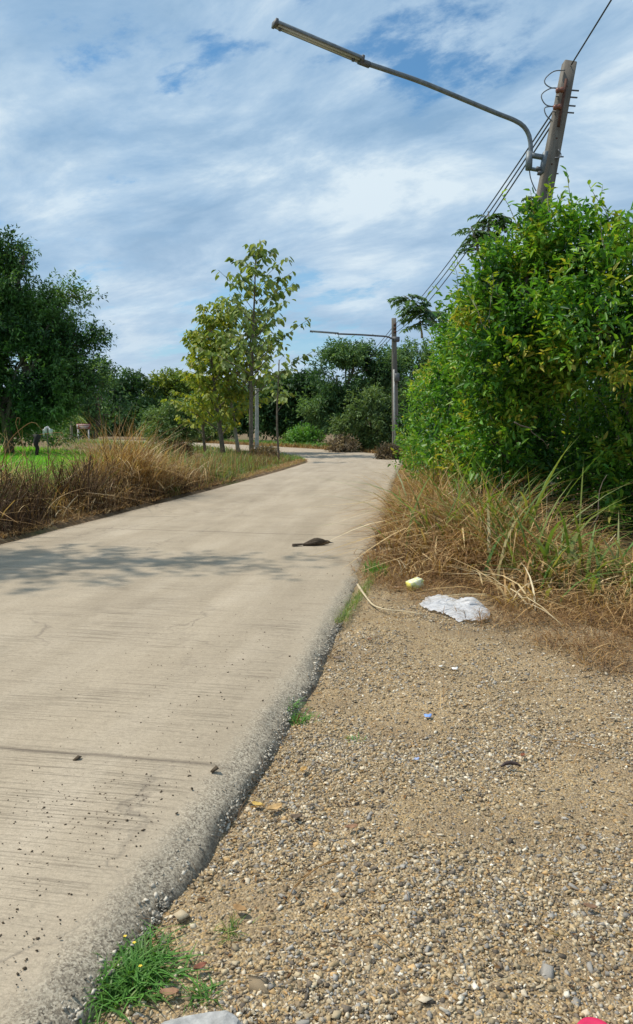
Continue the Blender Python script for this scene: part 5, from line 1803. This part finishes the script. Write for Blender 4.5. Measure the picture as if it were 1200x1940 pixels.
# yellow and white carton
def rotz(a): return np.array([[math.cos(a), -math.sin(a), 0], [math.sin(a), math.cos(a), 0], [0, 0, 1]])
def roty(a): return np.array([[math.cos(a), 0, math.sin(a)], [0, 1, 0], [-math.sin(a), 0, math.cos(a)]])
cx_, cy_ = gp(786, 1124)
def carton_fn(nt, b):
    o = objco(nt)
    c = ramp(nt, [(0.44, (0.80, 0.76, 0.42)), (0.50, (0.78, 0.80, 0.70)), (0.56, (0.62, 0.66, 0.25))], noise_(nt, vmap(nt, o, (1, 1, 1)), 22, 3, 0.5), 'LINEAR')
    nt.links.new(c, b.inputs['Base Color'])
ctm = material('yellow_card', carton_fn, 0.5, 0.4)
ct = empty('carton', (cx_, cy_, 0.05), 'small yellow and white drinks carton lying on the dry thatch', 'carton')
m = MB(); Rm = rotz(0.45) @ roty(-0.25); m.box((cx_, cy_, 0.085), (0.125, 0.09, 0.08), Rm, bevel=0.005); part('box', m, ctm, ct)
m = MB(); m.box(tuple(np.array([cx_, cy_, 0.085]) + Rm @ np.array([-0.064, 0, 0])), (0.003, 0.084, 0.072), Rm); part('side_panel', m, simple('yellow_print', (0.80, 0.72, 0.16), .5, .05), ct)
m = MB(); m.box(tuple(np.array([cx_, cy_, 0.085]) + Rm @ np.array([0.070, 0, 0.012])), (0.016, 0.084, 0.006), Rm); part('flap', m, ctm, ct)


def dry_leaf(px, py, L_, lab, col=(0.30, 0.17, 0.09), az=0.0, z0=0.02, curl=0.35, wd=0.55, nm='fallen_leaf', surf=None):
    x, y = gp(px, py)
    z = (gravel_z(x, y) if y < 7 else 0.02) + z0
    m = MB(); V = []
    ns, nw_ = 7, 5
    for i in range(ns):
        t = i / (ns - 1)
        ww = wd * L_ * math.sin(math.pi * min(.97, t * .92 + .05)) ** .8 * .5
        for j in range(nw_):
            s_ = (j / (nw_ - 1) - .5) * 2
            V.append(((t - .5) * L_, s_ * ww, curl * L_ * (s_ * s_ * .35 + (t - .5) ** 2 * .8) + L_ * .02 * math.sin(i * 2 + j * 3)))
    V = np.array(V) @ rotz(az).T + np.array([x, y, z])
    m.add(V, [(i * nw_ + j, i * nw_ + j + 1, (i + 1) * nw_ + j + 1, (i + 1) * nw_ + j) for i in range(ns - 1) for j in range(nw_ - 1)])
    key = 'leafcol%s' % (col,)
    if key not in M: M[key] = simple('dead_leaf', col, 0.8, 0.3, 60, 0.2)
    o = part(nm, m, M[key], None, True)
    md = o.modifiers.new('thickness', 'SOLIDIFY'); md.thickness = 0.001
    return tag(o, lab, 'leaf', 'fallen leaves on the gravel and thatch')


dry_leaf(755, 1124, 0.12, 'tan dead leaf beside the yellow carton', (0.42, 0.28, 0.17), 0.2)
dry_leaf(522, 1545, 0.07, 'crumpled orange-tan leaf on the gravel close to the slab', (0.50, 0.33, 0.15), 0.7)
dry_leaf(488, 1533, 0.05, 'small golden leaf on the stones just below the worn slab rim', (0.50, 0.34, 0.10), -0.4)
dry_leaf(575, 1470, 0.05, 'orange leaf scrap on the gravel left of centre', (0.46, 0.28, 0.10), 1.2)
dry_leaf(990, 1443, 0.035, 'small red-brown leaf next to the curved dark pod', (0.22, 0.08, 0.04), 1.0)
dry_leaf(322, 1905, 0.05, 'curled brown leaf under the big grass tuft', (0.30, 0.17, 0.10), 0.1)
dry_leaf(380, 1855, 0.04, 'dark red-brown leaf right of the big grass tuft', (0.20, 0.08, 0.05), 0.6)
dry_leaf(455, 1745, 0.05, 'brown leaf on the stones above the big tuft', (0.33, 0.20, 0.09), -0.5)
dry_leaf(640, 1255, 0.06, 'grey curled leaf lying beside the slab high on the gravel', (0.22, 0.17, 0.13), 0.0)
dry_leaf(700, 1222, 0.05, 'brown leaf on the soil below the pale bent stalk', (0.22, 0.12, 0.07), 0.9)
dry_leaf(1165, 1375, 0.06, 'pale straw leaf at the right side of the gravel', (0.50, 0.42, 0.30), 0.0, curl=.1, wd=.25)
dry_leaf(562, 1565, 0.045, 'dark leaf scrap between stones near the slab foot', (0.14, 0.10, 0.07), 0.1)
dry_leaf(1118, 1735, 0.04, 'brown leaf on the gravel low at the right', (0.22, 0.13, 0.08), -0.4)
dry_leaf(667, 1585, 0.05, 'brown leaf lying on the gravel below the tiny sprout', (0.30, 0.17, 0.10), 0.3)

# curved dark pod
x, y = gp(968, 1464)
m = MB(); m.tube([(x - .045, y - .012, .034), (x - .025, y + .006, .038), (x, y + .013, .040), (x + .025, y + .008, .038), (x + .042, y - .008, .034)], [.004, .008, .009, .008, .003], 8)
tag(part('seed_pod', m, simple('dark_pod', (0.05, 0.03, 0.025), .6, .2, 40), None, True), 'curved dark seed pod lying on the gravel', 'seed pod')
# blue wrapper bits and white scraps
for px, py, s_, col, lab in ((811, 1366, 0.035, (0.22, 0.36, 0.72), 'torn light blue wrapper scrap in the middle of the gravel'),
                             (790, 1448, 0.018, (0.35, 0.42, 0.62), 'tiny faded blue plastic scrap left of the curved pod'),
                             (862, 1273, 0.035, (0.78, 0.76, 0.72), 'thin white paper scrap on the upper gravel'),
                             (835, 1152 + 118, 0.02, (0.7, 0.68, 0.62), 'tiny white chip beside the thin white paper scrap')):
    x, y = gp(px, py)
    z = gravel_z(x, y) + 0.018
    m = MB(); n5 = 4
    V = [(x + (i / 3 - .5) * s_ + .004 * math.sin(j * 4), y + (j / 3 - .5) * s_ * 1.1 + .003 * math.sin(i * 5), z + .005 * math.sin(i * 3 + j * 2)) for j in range(4) for i in range(4)]
    m.add(V, [(j * 4 + i, j * 4 + i + 1, j * 4 + i + 5, j * 4 + i + 4) for j in range(3) for i in range(3)])
    o = part('scrap', m, simple('scrap_plastic', col, .5, .1, 30), None, False)
    md = o.modifiers.new('thickness', 'SOLIDIFY'); md.thickness = 0.001
    tag(o, lab, 'scrap')
# pale bent stalk from slab to bag
q = catmull([(*gp(678, 1112, .08), .10), (*gp(690, 1130, .05), .07), (*gp(708, 1150, .03), .045), (*gp(735, 1160, .02), .04), (*gp(765, 1162, .02), .036), (*gp(800, 1166, .02), .03)], lambda y: .03)
m = MB(); m.tube(q, np.linspace(.011, .004, len(q)), 7)
tag(part('bent_stalk', m, simple('straw', (0.55, 0.44, 0.27), .6, .15, 12), None, True), 'long pale bent stalk lying from the slab edge towards the plastic bag', 'stalk')
# straw bundle on the bare soil patch
for i, (a_, b_) in enumerate((((560, 1700), (640, 1645)), ((575, 1680), (655, 1650)), ((700, 1795), (740, 1815)), ((545, 1725), (572, 1690)), ((1040, 1415), (1150, 1440)), ((985, 1310), (1030, 1303)))):
    p0, p1 = gp(*a_), gp(*b_)
    m = MB(); mid_ = ((p0[0] + p1[0]) / 2, (p0[1] + p1[1]) / 2 + .01, .045)
    m.tube(catmull([(*p0, .035), mid_, (*p1, .037)], lambda y: .02), .0022, 5)
    tag(part('straw', m, M['dry'], None, True), ['lower long straw on the bare soil patch', 'upper long straw on the bare soil patch', 'short pale straw below the bare soil patch',
        'short straw at the slab side of the bare soil patch', 'long thin straw at the right of the gravel', 'thin dark straw high at the right of the gravel'][i], 'straw')
# pink plastic lid at the bottom edge
x, y = gp(1127, 1985)
prof_l = [(0.0, .014), (.030, .016), (.040, .020), (.044, .014), (.046, 0.0)]
V = []
for r_, z_ in prof_l:
    for k in range(28):
        a_ = 2 * math.pi * k / 28
        V.append((r_ * math.cos(a_), r_ * math.sin(a_), z_))
m = MB(); m.add(V, [(i * 28 + k, (i + 1) * 28 + k, (i + 1) * 28 + (k + 1) % 28, i * 28 + (k + 1) % 28) for i in range(4) for k in range(28)])
o = link('pink_disc', m.me('pink_disc', simple('pink_plastic', (0.62, 0.03, 0.10), .45, .05, 5), True), None, (x, y, 0.028))
tag(o, 'round bright pink plastic lid at the bottom edge of the gravel', 'lid')
